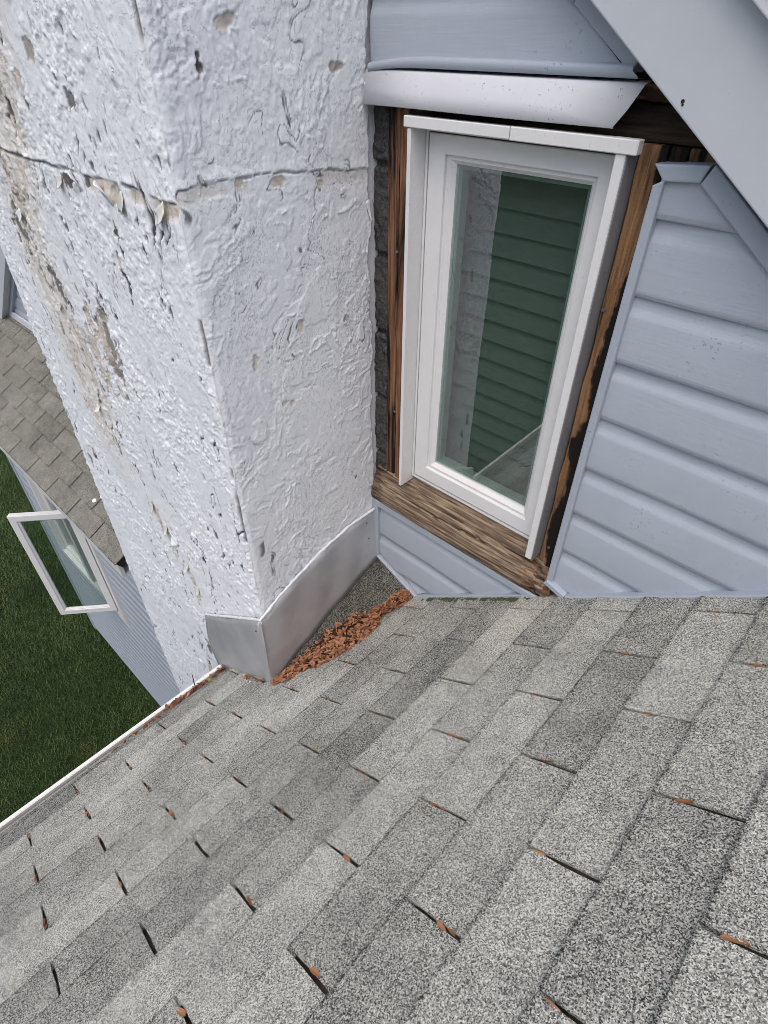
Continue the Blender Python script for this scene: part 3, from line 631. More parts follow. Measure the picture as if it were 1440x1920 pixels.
    for f, pa, pz, ra, rz, dk in PT:
        rr = np.sqrt(((a - pa) / ra) ** 2 + ((Z - pz) / rz) ** 2) + (ed - 0.5) * 2.6
        mk = ss(1.0, 0.90, rr) * (wR if f == 'R' else wL); rim = ss(1.45, 1.05, rr) * (1 - mk) * (wR if f == 'R' else wL)
        sub = np.maximum(sub, mk); h = h - mk * 0.0018 + rim * 0.0004
        dark = np.maximum(dark * (1 - mk), mk * dk * ss(0.40, 0.58, fbm(U * 28, Z * 16, 4, 51) + (dk - 0.5) * 0.25)); dark = np.maximum(dark, ss(0.86, 1.0, rr) * ss(1.14, 1.0, rr) * 0.28 * (wR if f == 'R' else wL))
    # chipped arris with a long dark split
    arr = ss(0.010, 0.003, np.abs(U - UC - 0.004 + 0.006 * (fbm(Z * 20, Z * 0, 3, 60) - 0.5))) * ss(0.50, 0.56, fbm(Z * 8, Z * 0, 3, 61)); dark = np.maximum(dark, arr * 0.75); h -= arr * 0.005
    # mildew specks
    spk = (np.random.default_rng(3).random(U.shape) > 0.86) * ss(0.58, 0.70, fbm(U * 7, Z * 6, 4, 64)) * wR; dark = np.maximum(dark, spk * 0.35)
    h -= 0.05 * 0
    # geometry: rounded corner
    rad = 0.012
    sgn = U - UC; ang = np.clip(sgn / (2 * rad) + 0.5, 0, 1) * (math.pi / 2)
    nx, ny = np.cos(ang), -np.sin(ang)
    X = np.where(onR, XC, a); Y = np.where(onR, np.minimum(YW + 0.02 - Uq, YW), YL)
    co = ss(rad * 1.6, 0, np.abs(sgn)) * rad * 0.42
    P = np.stack([X + nx * h - nx * co, Y + ny * h - ny * co, Z], -1)
    # turn the outer edge of the far face back
    m = U > UE; P[m, 0] = XL + 0 * h[m]; P[m, 1] = YL + (U[m] - UE)
    P[:, :, 0] = np.where((U < UC) & (U <= 0.018 + rag), P[:, :, 0] - 0.010, P[:, :, 0])
    return gridmesh(P, np.stack([np.clip(sub, 0, 1), np.clip(dark, 0, 1), np.clip(stain, 0, 1), np.ones_like(h)], -1))
obj('stucco', stucco(), STUCCO, chim)
bm = bmesh.new(); bmbox(bm, XL + 0.004, XC - 0.012, YL + 0.012, 1.60, GROUND, 2.2); obj('masonry_core', fin(bm), STUCCO, chim)
bm = bmesh.new(); bmbox(bm, XL, XC, YL, 1.60, 0.598, 2.15); obj('upper_stack', fin(bm), STUCCO, chim)
# bare concrete blocks beside the window
zc = -0.100
for hgt in (0.135, 0.196, 0.196, 0.196, 0.196, 0.10):
    n, m = 14, 36; P = np.zeros((n, m, 3)); gx = np.linspace(-1.06, -1.0135, n); gz = np.linspace(zc, zc - hgt + 0.009, m)
    GX, GZ = np.meshgrid(gx, gz, indexing='ij'); d = (fbm(GX * 90, GZ * 90, 3, 3) - 0.5) * 0.010 + (fbm(GX * 30, GZ * 30, 2, 6) - 0.5) * 0.008
    ed = np.minimum(np.abs(GZ - zc), np.abs(GZ - zc + hgt - 0.009)); P[..., 0] = GX; P[..., 1] = 1.078 - d + 0.012 * ss(0.006, 0.0, ed) + 0.010 * ss(-1.016, -1.0135, GX); P[..., 2] = GZ
    obj('concrete_block', gridmesh(P), BLOCK, chim); zc -= hgt
box('mortar_bed', -1.06, -1.0136, 1.089, 1.0922, -1.10, -0.10, BLOCK, chim, 0)

# base flashing
def flash_r():
    n, m = 60, 10; P = np.zeros((n, m, 3))
    ys = np.linspace(0.537, 1.058, n); zt = np.interp(ys, [0.537, 0.563, 0.631, 0.698, 0.811, 0.929, 1.046, 1.06], [-1.378, -1.37, -1.332, -1.304, -1.262, -1.236, -1.232, -1.232]); zb = np.interp(ys, [0.537, 0.785, 1.058], [-1.704, -1.565, -1.445])
    for i in range(n):
        for j in range(m):
            t = j / (m - 1); z = zt[i] * (1 - t) + zb[i] * t
            P[i, j] = (XC + 0.010 + 0.004 * math.sin(t * 2.6) + 0.010 * t ** 3 + 0.0025 * math.sin(ys[i] * 17) * math.sin(t * 3.1) + 0.002 * math.sin(ys[i] * 41 + t * 3), ys[i], z)
    return gridmesh(P)
o = obj('flashing', flash_r(), GALV, chim); o.modifiers.new('t', 'SOLIDIFY').thickness = 0.001
def flash_l():
    n, m = 40, 12; P = np.zeros((n, m, 3))
    for i, t in enumerate(np.linspace(0, 1, n)):
        x = -1.035 - t * 0.418; zt = -1.374 - t * 0.318 + 0.004 * math.sin(t * 8); zb = roofz(x) - 0.010 + 0.018 * t ** 2
        for j, q in enumerate(np.linspace(0, 1, m)):
            flare = 0.034 * ss(0.80, 1.0, t) * math.sin(q * math.pi) ** 1.0 * 0.5
            P[i, j] = (x - 0.03 * ss(0.75, 1.0, t) * math.sin(q * 2.6) * 0.3, YL - 0.015 - 0.012 * q ** 2 * (1 - 0.5 * t) - flare - 0.006 * math.sin(q * 3.1) * math.sin(t * 5), zt * (1 - q) + zb * q)
    return gridmesh(P)
o = obj('flashing', flash_l(), GALV, chim); o.modifiers.new('t', 'SOLIDIFY').thickness = 0.001
def flash_seam():
    n, m = 8, 14; P = np.zeros((n, m, 3))
    for i, t in enumerate(np.linspace(0, 1, n)):
        for j, q in enumerate(np.linspace(0, 1, m)):
            x = -1.033 - t * (0.016 + 0.016 * q); P[i, j] = (x, YL - 0.018 - 0.013 * q ** 2 - 0.004 * (1 - abs(2 * t - 1)), -1.376 * (1 - q) + (roofz(-1.035) - 0.012) * q - 0.01 * t)
    return gridmesh(P)
obj('flashing_seam', flash_seam(), GALV, chim)
# painted lip where the stucco ends on the metal
def tube(pts, rad, mat, name, parent, n=7):
    bm = bmesh.new(); R_ = []
    pts = [Vector(p) for p in pts]
    for i, p in enumerate(pts):
        d = (pts[min(i + 1, len(pts) - 1)] - pts[max(i - 1, 0)]).normalized(); q = d.orthogonal().normalized(); r_ = d.cross(q)
        rr = rad * (rad and random.uniform(0.75, 1.25)); R_.append([bm.verts.new(p + (q * math.cos(k * 2 * math.pi / n) + r_ * math.sin(k * 2 * math.pi / n)) * rr) for k in range(n)])
    for a, b in zip(R_[:-1], R_[1:]):
        for k in range(n): bm.faces.new([a[k], a[(k + 1) % n], b[(k + 1) % n], b[k]])
    return obj(name, fin(bm, True), mat, parent)
yy = np.linspace(0.548, 1.05, 70); zz = np.interp(yy, [0.548, 0.563, 0.631, 0.698, 0.811, 0.929, 1.046, 1.06], [-1.376, -1.37, -1.332, -1.304, -1.262, -1.236, -1.232, -1.232])
tube([(XC + 0.009 + random.uniform(-.0008, .0008), y, z + 0.003 + random.uniform(-.0012, .0012)) for y, z in zip(yy, zz)], 0.0048, LIP, 'paint_lip', chim)
tube([(-1.040 - t * 0.414, YL - 0.012, -1.371 - t * 0.318 + random.uniform(-.0012, .0012)) for t in np.linspace(0, 1, 50)], 0.0048, LIP, 'paint_lip', chim)
# screws and rust marks on the flashing
RUST = m_plain('rusty_screw', (0.055, 0.03, 0.02), 0.8)
for p, rot in (((XC + 0.0165, 1.005, -1.262), 'y'), ((XC + 0.018, 1.012, -1.335), 'y'), ((XC + 0.0265, 0.58, -1.655), 'y'), ((-1.075, YL - 0.019, -1.45), 'x')):
    bm = bmesh.new(); bmesh.ops.create_uvsphere(bm, u_segments=8, v_segments=5, radius=0.0032); o = obj('screw', fin(bm, True), RUST, chim, p); o.scale = (0.5, 1, 1) if rot == 'y' else (1, 0.5, 1)
# curled paint flakes
def flake(a, z, face, wd, ln, curl, ang, seed, mat=FLAKE):
    r = random.Random(seed); n, m = 7, 6; P = np.zeros((n, m, 3))
    for i in range(n):
        for j in range(m):
            t = i / (n - 1); q = j / (m - 1) - 0.5
            wloc = wd * 1.35 * (1 - 0.75 * t ** 1.8) * (1 + 0.12 * math.sin(seed + i * 2.1)); u = q * wloc + 0.15 * wd * math.sin(seed + t * 2)
            th = curl * t; v_ = ln * (math.sin(th) / curl); o_ = ln * (1 - math.cos(th)) / curl + 0.002 - 0.05 * wd * (2 * q) ** 2 * t
            P[i, j] = (u + r.uniform(-1, 1) * 0.0008, o_, -v_ + r.uniform(-1, 1) * 0.0012)
    ca, sa = math.cos(ang), math.sin(ang)
    x = P[..., 0] * ca - P[..., 2] * sa; zz_ = P[..., 0] * sa + P[..., 2] * ca; o_ = P[..., 1].copy()
    Q = np.zeros_like(P)
    if face == 'L': Q[..., 0] = a + x; Q[..., 1] = YL - 0.003 - o_; Q[..., 2] = z + zz_
    else: Q[..., 0] = XC + 0.003 + o_; Q[..., 1] = a + x; Q[..., 2] = z + zz_
    o = obj('paint_flake', gridmesh(Q), mat, chim); o.modifiers.new('t', 'SOLIDIFY').thickness = 0.0011
FL2 = m_plain('paint_flake_white', (0.68, 0.70, 0.73), 0.6)
for k_, (a_, z_, f_, w_, l_, c_, g_, mt) in enumerate([(-1.118, -0.252, 'L', 0.045, 0.055, 1.5, 0.5, FLAKE), (-1.34, -0.262, 'L', 0.06, 0.06, 1.9, 2.6, FL2), (-1.275, -0.266, 'L', 0.05, 0.045, 1.2, 0.9, FLAKE), (-1.47, -0.252, 'L', 0.05, 0.05, 1.7, 2.3, FL2), (-1.56, -0.250, 'L', 0.04, 0.05, 1.2, 0.1, FLAKE),
        (-1.60, -1.33, 'L', 0.035, 0.07, 1.1, 0.3, FLAKE), (-1.545, -1.36, 'L', 0.05, 0.06, 1.3, -0.5, FL2), (-1.52, -1.47, 'L', 0.045, 0.06, 1.6, 0.4, FLAKE), (-1.485, -1.56, 'L', 0.035, 0.07, 1.0, 0.1, FLAKE), (-1.66, -1.27, 'L', 0.02, 0.06, 1.0, 0.2, FLAKE),
        (-1.845, -0.95, 'L', 0.03, 0.05, 2.6, 0.1, FLAKE), (-1.87, -0.62, 'L', 0.03, 0.04, 1.0, 0.3, FLAKE), (-1.93, -0.38, 'L', 0.05, 0.05, 1.0, 0.4, FL2), (-1.82, -0.33, 'L', 0.035, 0.04, 1.0, 2.8, FLAKE),
        (1.044, -0.30, 'R', 0.010, 0.07, 0.6, 0.05, FL2), (1.044, -0.08, 'R', 0.02, 0.05, 0.8, 0.1, FL2)]):
    flake(a_, z_, f_, w_ * 0.75, l_ * 0.62, c_ * 0.65, g_, k_ * 3 + 1, mt)

# ================================================================== WING beyond the chimney
wing = tag(obj('house_wing', None), 'lower blue-grey house wing behind the chimney with shingled roof and open casement window', 'house wing')
YV = 0.85; VX0, VX1 = -6.15, -2.0
ox0, ox1, oz0, oz1 = -5.52, -4.23, -4.25, -2.93
bm = bmesh.new()
for x0, x1, z0, z1 in ((VX0 + 0.02, ox0, GROUND - 0.2, -2.1), (ox1, VX1, GROUND - 0.2, -2.1), (ox0, ox1, oz1, -2.1), (ox0, ox1, GROUND - 0.2, oz0)): bmbox(bm, x0, x1, YV + 0.02, YV + 0.14, z0, z1)
bmbox(bm, VX0 + 0.02, VX0 + 0.14, YV + 0.141, 4.0, GROUND - 0.2, -2.0)
wv = obj('wall', fin(bm), PLAINW, wing)
def lap(x0, x1, zb, y, parent, h=0.127, mat=VINYL):
    V = []; pr = [(0.0, 0.014), (0.0, 0.0), (0.085, 0.0), (0.105, 0.008), (0.1345, 0.0125)]
    for x in (x0, x1): V += [(x, y + dy, zb + dz) for dz, dy in pr]
    n = len(pr); return obj('siding_board', pyd(V, [(i, i + n, i + n + 1, i + 1) for i in range(n - 1)]), mat, parent)
zb = GROUND + 0.03
while zb < -2.2:
    if zb + 0.12 > oz0 - 0.09 and zb < oz1 + 0.09:
        lap(VX0 + 0.07, ox0 - 0.075, zb, YV, wv); lap(ox1 + 0.075, VX1, zb, YV, wv)
    else: lap(VX0 + 0.07, VX1, zb, YV, wv)
    zb += 0.127
wallpoly('corner_post', [(VX0, GROUND), (VX0 + 0.075, GROUND), (VX0 + 0.075, -2.1), (VX0, -2.1)], YV - 0.008, YV + 0.2, TRIM, wing)
# its window: casing, two casements, the right-hand one swung out
wwin = obj('window', None, parent=wing)
for pts in ([(ox0 - 0.08, oz0 - 0.08), (ox0, oz0), (ox0, oz1), (ox0 - 0.08, oz1 + 0.08)], [(ox1, oz0), (ox1 + 0.08, oz0 - 0.08), (ox1 + 0.08, oz1 + 0.08), (ox1, oz1)],
            [(ox0 - 0.08, oz0 - 0.0805), (ox1 + 0.08, oz0 - 0.0805), (ox1, oz0 - 0.001), (ox0, oz0 - 0.001)], [(ox0, oz1 + 0.001), (ox1, oz1 + 0.001), (ox1 + 0.08, oz1 + 0.0805), (ox0 - 0.08, oz1 + 0.0805)]):
    wallpoly('casing', pts, YV - 0.022, YV + 0.12, WHITE, wwin)
box('mullion', -4.90, -4.82, YV - 0.012, YV + 0.10, oz0 + 0.001, oz1 - 0.001, WHITE, wwin)
ring('sash', ox0 + 0.004, -4.904, oz0 + 0.004, oz1 - 0.004, [(0, 0.93), (0, 0.868), (0.05, 0.868), (0.052, 0.876), (0.066, 0.88), (0.066, 0.91)], WHITE, wwin)
pane('pane', ox0 + 0.066, -4.968, oz0 + 0.066, oz1 - 0.066, 0.893, 0, wwin)
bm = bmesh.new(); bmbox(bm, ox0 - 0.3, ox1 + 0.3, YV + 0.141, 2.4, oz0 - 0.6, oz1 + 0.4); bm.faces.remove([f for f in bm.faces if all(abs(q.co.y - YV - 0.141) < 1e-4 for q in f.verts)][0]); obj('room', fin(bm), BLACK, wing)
# swung sash, built flat and turned about its hinge
SW, SH0, SH1 = 0.515, -4.19, -2.985
sash = ring('sash', -SW, 0, SH0, SH1, [(0, 0.046), (0, 0.002), (0.002, 0), (0.052, 0), (0.054, 0.008), (0.060, 0.008), (0.071, 0.016), (0.071, 0.03), (0.060, 0.034), (0.054, 0.046), (0.0, 0.046)], WHITE, wwin)
HX, HY = -4.245, 0.825
sash.location = (HX, HY, 0); sash.rotation_euler = (0, 0, R(50))
pn = pane('pane', -SW + 0.069, -0.069, SH0 + 0.069, SH1 - 0.069, 0.022, 0, wwin)
M0 = Matrix.Translation((HX, HY, 0)) @ Matrix.Rotation(R(50), 4, 'Z'); pn.matrix_local = M0 @ Matrix.Translation((-SW / 2, 0.022, 0))
# hinge arms
for zz_ in (SH0 + 0.03, SH1 - 0.03):
    tube([(HX - 0.02, HY + 0.02, zz_), (HX - 0.18, HY - 0.11, zz_)], 0.006, NAIL, 'hinge_arm', wwin)
# low roof
P2 = 0.5488; C2, S2 = math.cos(P2), math.sin(P2); R2Y, R2Z = 0.575, -2.204
def r2pt(x, y, h=0): return (x, y - h * S2, R2Z + (y - R2Y) * S2 / C2 + h * C2)
def slab2(x0, x1, y0, y1, h0, h1):
    v = [r2pt(x, y, h) for h in (h0, h1) for x, y in ((x0, y0), (x1, y0), (x1, y1), (x0, y1))]
    return pyd(v, [(0, 3, 2, 1), (4, 5, 6, 7), (0, 1, 5, 4), (1, 2, 6, 5), (2, 3, 7, 6), (3, 0, 4, 7)])
YU = 1.245
roof2 = obj('roof', slab2(-7.4, -2.54, R2Y + 0.004, YU + 0.05, -0.05, 0.0), DECK, wing)
SL2 = 0.010; TABS2 = [tabmesh(TAB - SL2, EXP + 0.02, 300 + i) for i in range(6)]
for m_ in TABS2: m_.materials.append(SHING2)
for i in range(0, 7):
    for j in range(-12, 5):
        x = -3.7456 + (j + (0 if i % 2 == 0 else -0.5)) * TAB + SL2 / 2
        y = R2Y + i * EXP * C2
        if x + TAB > -2.30 or (i == 0 and x + TAB > -2.5): continue
        o = obj('shingle', TABS2[random.randrange(6)], None, roof2)
        tn = random.uniform(0.40, 0.60); o.color = (tn, tn, tn, 1)
        Bm = Matrix(((0, 1, 0), (C2, 0, -S2), (S2, 0, C2))).to_4x4()      # local x up the slope, y along the eave
        Bm.col[0] = (0, C2, S2, 0); Bm.col[1] = (-1, 0, 0, 0); Bm.col[2] = (0, -S2, C2, 0)
        o.matrix_local = Matrix.Translation(Vector(r2pt(x + TAB - SL2, y))) @ Bm
box('fascia', -7.4, -2.61, R2Y + 0.026, R2Y + 0.050, R2Z - 0.17, R2Z - 0.035, WHITE, wing)
box('soffit', -7.4, -2.61, R2Y + 0.0505, YV + 0.03, R2Z - 0.165, R2Z - 0.155, WHITE, wing, 0)
# upper wall above the low roof, with its own rake
uw = box('upper_wall', -7.4, -2.2, YU + 0.02, YU + 0.12, -2.3, 0.6, PLAINW, wing, 0)
zb = -1.80
while zb < 0.4: lap(-7.2, -2.26, zb, YU, uw); zb += 0.127
def rk2(x): return -1.85 + 0.80 * (x + 5.50)
wallpoly('rake_board', [(-7.2, rk2(-7.2)), (-2.3, rk2(-2.3)), (-2.3, rk2(-2.3) + 0.20), (-7.2, rk2(-7.2) + 0.20)], YU - 0.07, YU + 0.02, RAKE, wing)
wallpoly('rake_trim', [(-7.2, rk2(-7.2) - 0.045), (-2.3, rk2(-2.3) - 0.045), (-2.3, rk2(-2.3) - 0.002), (-7.2, rk2(-7.2) - 0.002)], YU - 0.022, YU + 0.019, TRIM, wing)
wallpoly('wall_flashing', [(-5.42, -1.795), (-2.27, -1.795), (-2.27, -1.735), (-5.44, -1.735)], YU - 0.020, YU - 0.006, FLASH, wing)

# ================================================================== LEAVES AND LITTER
def leafmesh(cent, nrm, seed, size, tint):
    """many small dry leaflets as one mesh: centres, heading noise, sizes"""
    n = len(cent); r = np.random.default_rng(seed)
    k = 6; tl = np.array([(-0.5, 0), (-0.22, 0.15), (0.18, 0.16), (0.5, 0.0), (0.18, -0.16), (-0.22, -0.15)])
    V = np.zeros((n, 8, 3)); base = np.zeros((8, 3)); base[:6, :2] = tl; base[6] = (-0.2, 0, 0.0); base[7] = (0.2, 0, 0.0)
    cup = r.uniform(0.02, 0.13, n); bend = r.uniform(-0.18, 0.22, n)
    for i in range(n):
        b = base.copy(); b[:, 1] *= r.uniform(0.7, 1.3); b[:, 2] = cup[i] * (np.abs(b[:, 1]) / 0.16) * 0.6 + bend[i] * (b[:, 0] ** 2) * 2
        e = Matrix.Rotation(r.uniform(0, 6.283), 3, 'Z'); tlt = Matrix.Rotation(r.normal(0, 0.24), 3, 'X') @ Matrix.Rotation(r.normal(0, 0.18), 3, 'Y')
        q = Vector((0, 0, 1)).rotation_difference(Vector(nrm[i])).to_matrix()
        Mx = np.array(q @ tlt @ e); V[i] = (b * size[i]) @ Mx.T + cent[i]
    F = []; fs = [(0, 1, 6), (1, 2, 7, 6), (2, 3, 7), (3, 4, 7), (4, 5, 6, 7), (5, 0, 6)]
    for i in range(n): F += [tuple(i * 8 + a for a in f) for f in fs]
    me = pyd(V.reshape(-1, 3), F, True)
    c = np.repeat(np.concatenate([tint, np.zeros((n, 1)), np.ones((n, 1))], 1), 8, axis=0)
    at = me.color_attributes.new('tint', 'FLOAT_COLOR', 'POINT'); at.data.foreach_set('color', c.reshape(-1).astype(np.float32)); me.materials.append(LEAF); return me
NR = np.array((-ST, 0, CT))
def pilez(x, y):
    """surface the pile lies on: the roof or the cricket, whichever is higher"""
    nv = np.cross(C - A, B - A); zc_ = A[2] - (nv[0] * (x - A[0]) + nv[1] * (y - A[1])) / nv[2]
    return np.maximum(RZ + (x - RX) * ST / CT + 0.008, zc_ + 0.008)
def pile_width(t): return np.interp(t, [0, 0.06, 0.25, 0.5, 0.66, 0.72, 0.86, 0.93, 1.0], [0.012, 0.035, 0.060, 0.080, 0.062, 0.022, 0.013, 0.026, 0.014])
def pile_xy(t, s_):
    x = np.interp(t, [0, 1], [-1.020, -0.868]); y = np.interp(t, [0, 1], [0.532, 1.040])
    cx = np.interp(t, [0, 0.3, 0.6, 0.8, 1], [0.012, 0.030, 0.020, -0.008, 0.0])
    return x + cx + s_, y
def leafpile():
    n = 1150; t = rng.random(n) ** 0.9; q = 1 - 2 * rng.random(n) ** 1.25; s_ = q * pile_width(t)
    x, y = pile_xy(t, s_); y = y + rng.normal(0, 0.004, n)
    x = np.maximum(x, XC + 0.036); hgt = (1 - q ** 2) * (0.026 * np.interp(t, [0, .3, .7, .85, 1], [0.4, 1, 1, 0.4, 0.5]))
    z = pilez(x, y) + hgt * rng.uniform(0.75, 1.15, n) + 0.003
    nr = np.tile((-0.35, 0.0, 0.9), (n, 1)); tint = np.stack([np.clip(rng.normal(0.68, 0.28, n), 0, 1), (rng.random(n) > 0.86) * 0.85], 1)
    return leafmesh(np.stack([x, y, z], 1), nr, 5, rng.uniform(0.013, 0.030, n), tint)
lp = tag(obj('leaf_pile', leafpile()), 'heap of orange-brown dry leaflets in the valley behind the chimney flashing', 'leaf pile', kind='stuff')
def mulch():
    n, m = 60, 14; P = np.zeros((n, m, 3))
    for i, t in enumerate(np.linspace(0, 1, n)):
        for j, q in enumerate(np.linspace(-1, 1, m)):
            x, y = pile_xy(t, q * pile_width(t) * 0.95); x = max(float(x), XC + 0.03)
            P[i, j] = (x, y, float(pilez(x, y)) - 0.006 + (1 - q * q) * 0.026 * np.interp(t, [0, .3, .7, .85, 1], [0.4, 1, 1, 0.4, 0.5]) + 0.006 * (vn(x * 90, y * 90, 2) - 0.5))
    return gridmesh(P)
tag(obj('leaf_mulch', mulch(), MULCH), 'dark rotted mulch underneath the orange leaf heap', 'mulch', kind='stuff')
def gutterleaves():
    n = 420; y = YL - 0.02 - np.abs(rng.normal(0, 0.22, n)); y = y[y > -0.6]; n = len(y)
    dens = ss(-0.1, 0.3, y); x = rng.uniform(-1.422, -1.352, n); z = -2.030 + 0.042 * dens * rng.uniform(0.3, 1.1, n) + 0.01
    nr = np.tile((-0.2, 0, 1.0), (n, 1)); tint = np.stack([np.clip(rng.normal(0.4, 0.3, n), 0, 1), (rng.random(n) > 0.6) * 0.7], 1)
    return leafmesh(np.stack([x, y, z], 1), nr, 6, rng.uniform(0.016, 0.034, n), tint)
tag(obj('gutter_leaves', gutterleaves()), 'brown dry leaves packed in the white gutter beside the chimney', 'leaves', kind='stuff')
def flangeleaves():
    n = 40; x = rng.uniform(-1.20, -1.06, n); y = YL - 0.032 - rng.uniform(0, 0.012, n); z = np.array([roofz(a) for a in x]) + 0.012
    return leafmesh(np.stack([x, y, z], 1), np.tile(NR, (n, 1)), 8, rng.uniform(0.012, 0.022, n), np.stack([rng.uniform(0, 1, n), (rng.random(n) > 0.6) * 0.6], 1))
tag(obj('leaf_litter', flangeleaves()), 'thin line of leaf bits along the foot of the small flashing', 'leaf litter', kind='stuff')
# single leaves caught in the slots between shingle tabs
LM = [leafmesh(np.zeros((1, 3)), np.tile((0, 0, 1.0), (1, 1)), 40 + i, np.array([1.0]), np.array([[0.35 + 0.13 * i, 0.0]])) for i in range(5)]
def straight(me):
    co = np.zeros(len(me.vertices) * 3); me.vertices.foreach_get('co', co); return me
LS = []
for i in range(6):
    r_ = random.Random(i); V = []; F = []; n = 6
    for k_ in range(n + 1):
        t = k_ / n - 0.5; wv_ = 0.17 * (1 - (2 * t) ** 2) ** 0.6 + 0.02; cz = r_.uniform(-0.3, 0.3) * t * t + 0.05
        for q in (-1, 0, 1): V.append((t, q * wv_ + 0.05 * math.sin(3 * t + i), cz + 0.09 * abs(q)))
    for k_ in range(n):
        for q in (0, 1): F.append((k_ * 3 + q, k_ * 3 + 3 + q, k_ * 3 + 4 + q, k_ * 3 + 1 + q))
    me = pyd(V, F, True); me.materials.append(m_leaf_obj('dry_leaf_single', (0.24 + 0.05 * (i % 3), 0.095 + 0.03 * (i % 3), 0.04), (0.44, 0.21, 0.105) if i % 2 else (0.19, 0.075, 0.04))); LS.append(me)
def slotleaf(x, y, size, head=0.0, label=None, grp=None, k_=None, lift=0.0065):
    o = obj('leaf', LS[random.randrange(6) if k_ is None else k_])
    o.matrix_local = Matrix.Translation(Vector(roofpt(x, y, lift))) @ Matrix.Rotation(-TH, 4, 'Y') @ Matrix.Rotation(head, 4, 'Z') @ Matrix.Rotation(random.uniform(-0.4, 0.4), 4, 'X') @ Matrix.Diagonal((size, size * random.uniform(0.55, 0.8), size, 1))
    tag(o, label or 'small scrap of orange-brown leaf wedged in a slot between shingle tabs', 'leaf', 'leaves caught in the shingle slots')
    return o
ORD = ['first', 'second', 'third', 'fourth', 'fifth', 'sixth', 'seventh', 'eighth', 'ninth', 'tenth', 'eleventh', 'twelfth', 'thirteenth', 'fourteenth', 'fifteenth', 'sixteenth', 'seventeenth', 'eighteenth']
EMPTY = {(-3, 1.5), (-2, 2), (-3, 2.5), (-4, 2), (-5, 2.5), (-4, -1), (-5, -1.5), (-5, -0.5), (-1, 2.5), (1, 0.5), (3, 0.5), (-1, -0.5), (-3, -0.5 - 1), (0, -1), (2, 0), (3, -0.5)}
for i in range(-12, 5):
    for j in range(-5, 4):
        jj = j + (0 if i % 2 == 0 else 0.5); y = RY + jj * TAB; x = RX + i * EXP * CT
        if y > 1.03 or y < -0.62 or (x < XC + 0.02 and y > YL - 0.03) or x > 0.2 or (i, jj) in EMPTY: continue
        far = i < -6
        if far and random.random() > 0.93: continue
        nth = ORD[int(math.ceil(2.7 - jj)) - 1] if jj <= 2.6 else 'first'
        lab = 'leaf scrap in %s slot from the wall, %s course above the gutter' % (nth, ORD[i + 12])
        nl = random.choice((1, 2, 2)) if far else random.choice((1, 1, 2))
        t = random.uniform(0.25, 0.7); sz = random.uniform(0.021, 0.030) if far else random.uniform(0.018, 0.026)
        for q in range(nl):
            slotleaf(x + (t + 0.17 * q) * EXP * CT, y + random.uniform(-0.002, 0.002), sz * (1 - 0.2 * q), random.uniform(-0.25, 0.25) + (math.pi if random.random() < 0.5 else 0), ('lower ' if q == 0 else 'upper ') * (nl > 1) + lab)
slotleaf(0.156, 0.376, 0.031, 0.15, 'long pale orange leaf in the slot at the lower right of the roof', k_=1)
slotleaf(0.051, 0.222, 0.029, 0.05, 'orange leaf lying on the roof near the bottom edge, right of centre', k_=3)
slotleaf(-0.049, 0.376, 0.028, 0.1, 'bright orange leaf at the head of a long open slot, right half of roof', k_=5)
slotleaf(-0.326, -0.081, 0.030, 0.2, 'orange leaf at the very bottom edge of the roof, left half', k_=1)
slotleaf(-0.1995, 0.078, 0.026, 0.2, 'orange leaf in a wide dark slot, bottom middle of the roof', k_=3)
# yellow-green leaf sticking out of the gutter
o = obj('leaf', LS[1].copy()); o.data.materials.clear(); o.data.materials.append(m_leaf_obj('yellow_leaf', (0.22, 0.26, 0.04), (0.36, 0.33, 0.06)))
o.matrix_local = Matrix.Translation((-1.392, 0.470, -1.972)) @ Matrix.Rotation(R(-50), 4, 'Z') @ Matrix.Rotation(R(-35), 4, 'Y') @ Matrix.Diagonal((0.045, 0.07, 0.045, 1)); tag(o, 'yellow-green leaf sticking up out of the gutter', 'leaf')
tw = tube([(-1.415, 0.415, -1.99), (-1.42, 0.418, -1.95), (-1.428, 0.424, -1.92)], 0.0016, MULCH, 'twig', None); tag(tw, 'thin bare twig standing up in the gutter leaves', 'twig')
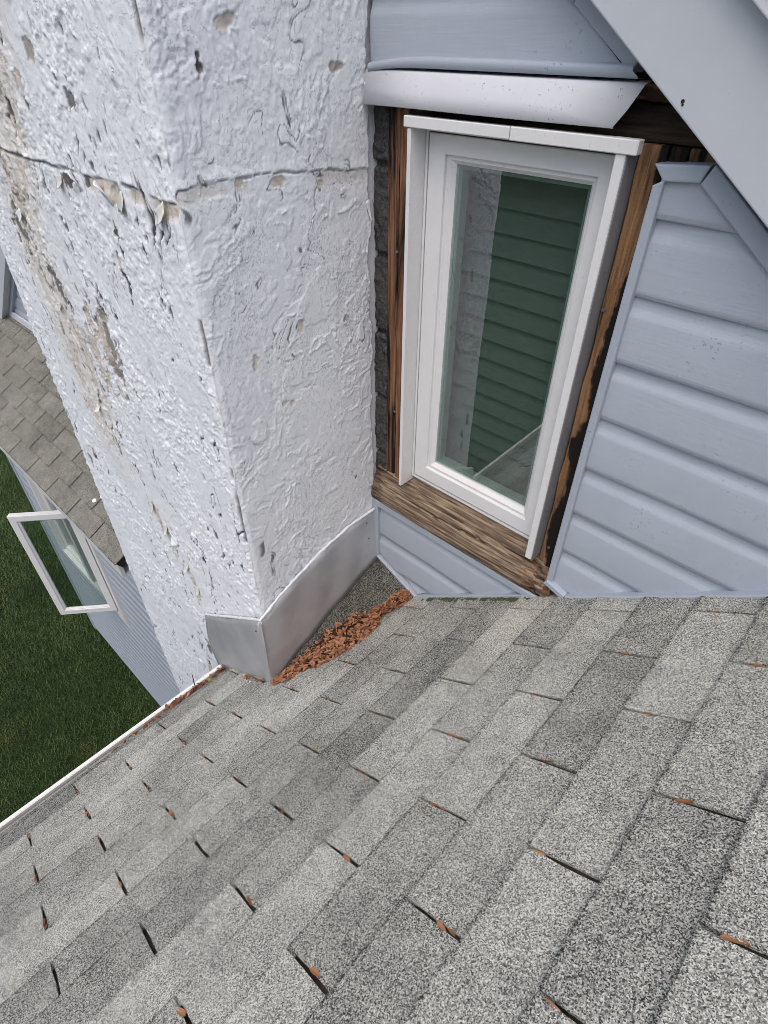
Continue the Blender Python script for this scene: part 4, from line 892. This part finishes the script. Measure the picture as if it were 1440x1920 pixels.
# white paint chips
for k_, (x, y, s_, lab) in enumerate([(-1.126, 0.502, 0.022, 'largest white paint chip on the shingles below the flashing corner'), (-1.235, 0.415, 0.008, 'tiny white paint chip on the eave shingles, nearer the gutter'), (-1.205, 0.445, 0.010, 'small white paint chip between the gutter and the largest chip')]):
    V = [(math.cos(a) * s_ * (0.7 + 0.3 * math.sin(3 * a + k_)) * 0.5, math.sin(a) * s_ * 0.9 * (0.7 + 0.3 * math.cos(2 * a)), 0.0008 * math.sin(a * 2)) for a in np.linspace(0, 2 * math.pi, 11)[:-1]]
    o = obj('paint_chip', pyd(V, [tuple(range(10))]), CHIP); o.modifiers.new('t', 'SOLIDIFY').thickness = 0.0015
    o.matrix_local = Matrix.Translation(Vector(roofpt(x, y, 0.0098))) @ Matrix.Rotation(-TH, 4, 'Y') @ Matrix.Rotation(R(20), 4, 'Z'); tag(o, lab, 'paint chip')
for k_, (x, y, s_, lab) in enumerate([(-5.28, 0.99, 0.05, 'long pale streak-shaped chip on the low wing roof near its top'), (-3.02, 0.72, 0.022, 'small white chip on the low wing roof beside the chimney')]):
    V = [(math.cos(a) * s_ * (1.0 if k_ == 0 else 0.8), math.sin(a) * s_ * (0.35 if k_ == 0 else 0.6), 0) for a in np.linspace(0, 2 * math.pi, 11)[:-1]]
    o = obj('paint_chip', pyd(V, [tuple(range(10))]), CHIP); o.modifiers.new('t', 'SOLIDIFY').thickness = 0.002
    o.matrix_local = Matrix.Translation(Vector(r2pt(x, y, 0.0105))) @ Matrix.Rotation(P2, 4, 'X') @ Matrix.Rotation(R(70 if k_ == 0 else 15), 4, 'Z'); tag(o, lab, 'paint chip')
# moss along the foot of the panel below the sill
def moss():
    n = 1500; x = rng.uniform(-0.80, -0.43, n); dens = fbm(x * 30, x * 0, 3, 4); x = x[dens > 0.36]; n = len(x)
    V = []; F = []
    for a in x:
        y = 1.0405 - abs(random.gauss(0, 0.006)); z = roofz(a) + random.uniform(0.004, 0.012); s_ = random.uniform(0.0012, 0.0042); b = len(V)
        for k_ in range(6):
            t = k_ * math.pi / 3; V.append((a + math.cos(t) * s_, y + math.sin(t) * s_, z + random.uniform(-1, 1) * s_ * 0.4))
        V.append((a, y, z + s_ * 1.3)); F += [(b + k_, b + (k_ + 1) % 6, b + 6) for k_ in range(6)]
    return pyd(V, F)
tag(obj('moss', moss(), MOSS), 'thin strip of green moss at the foot of the panel below the sill', 'moss', kind='stuff')

# ------------------------------------------------------------------ lift everything so the lawn lies at z = 0
for o in list(SC.objects):
    if o.parent is None: o.matrix_world = Matrix.Translation((0, 0, -GROUND)) @ (o.matrix_world if o.type in {'CAMERA'} else o.matrix_basis)
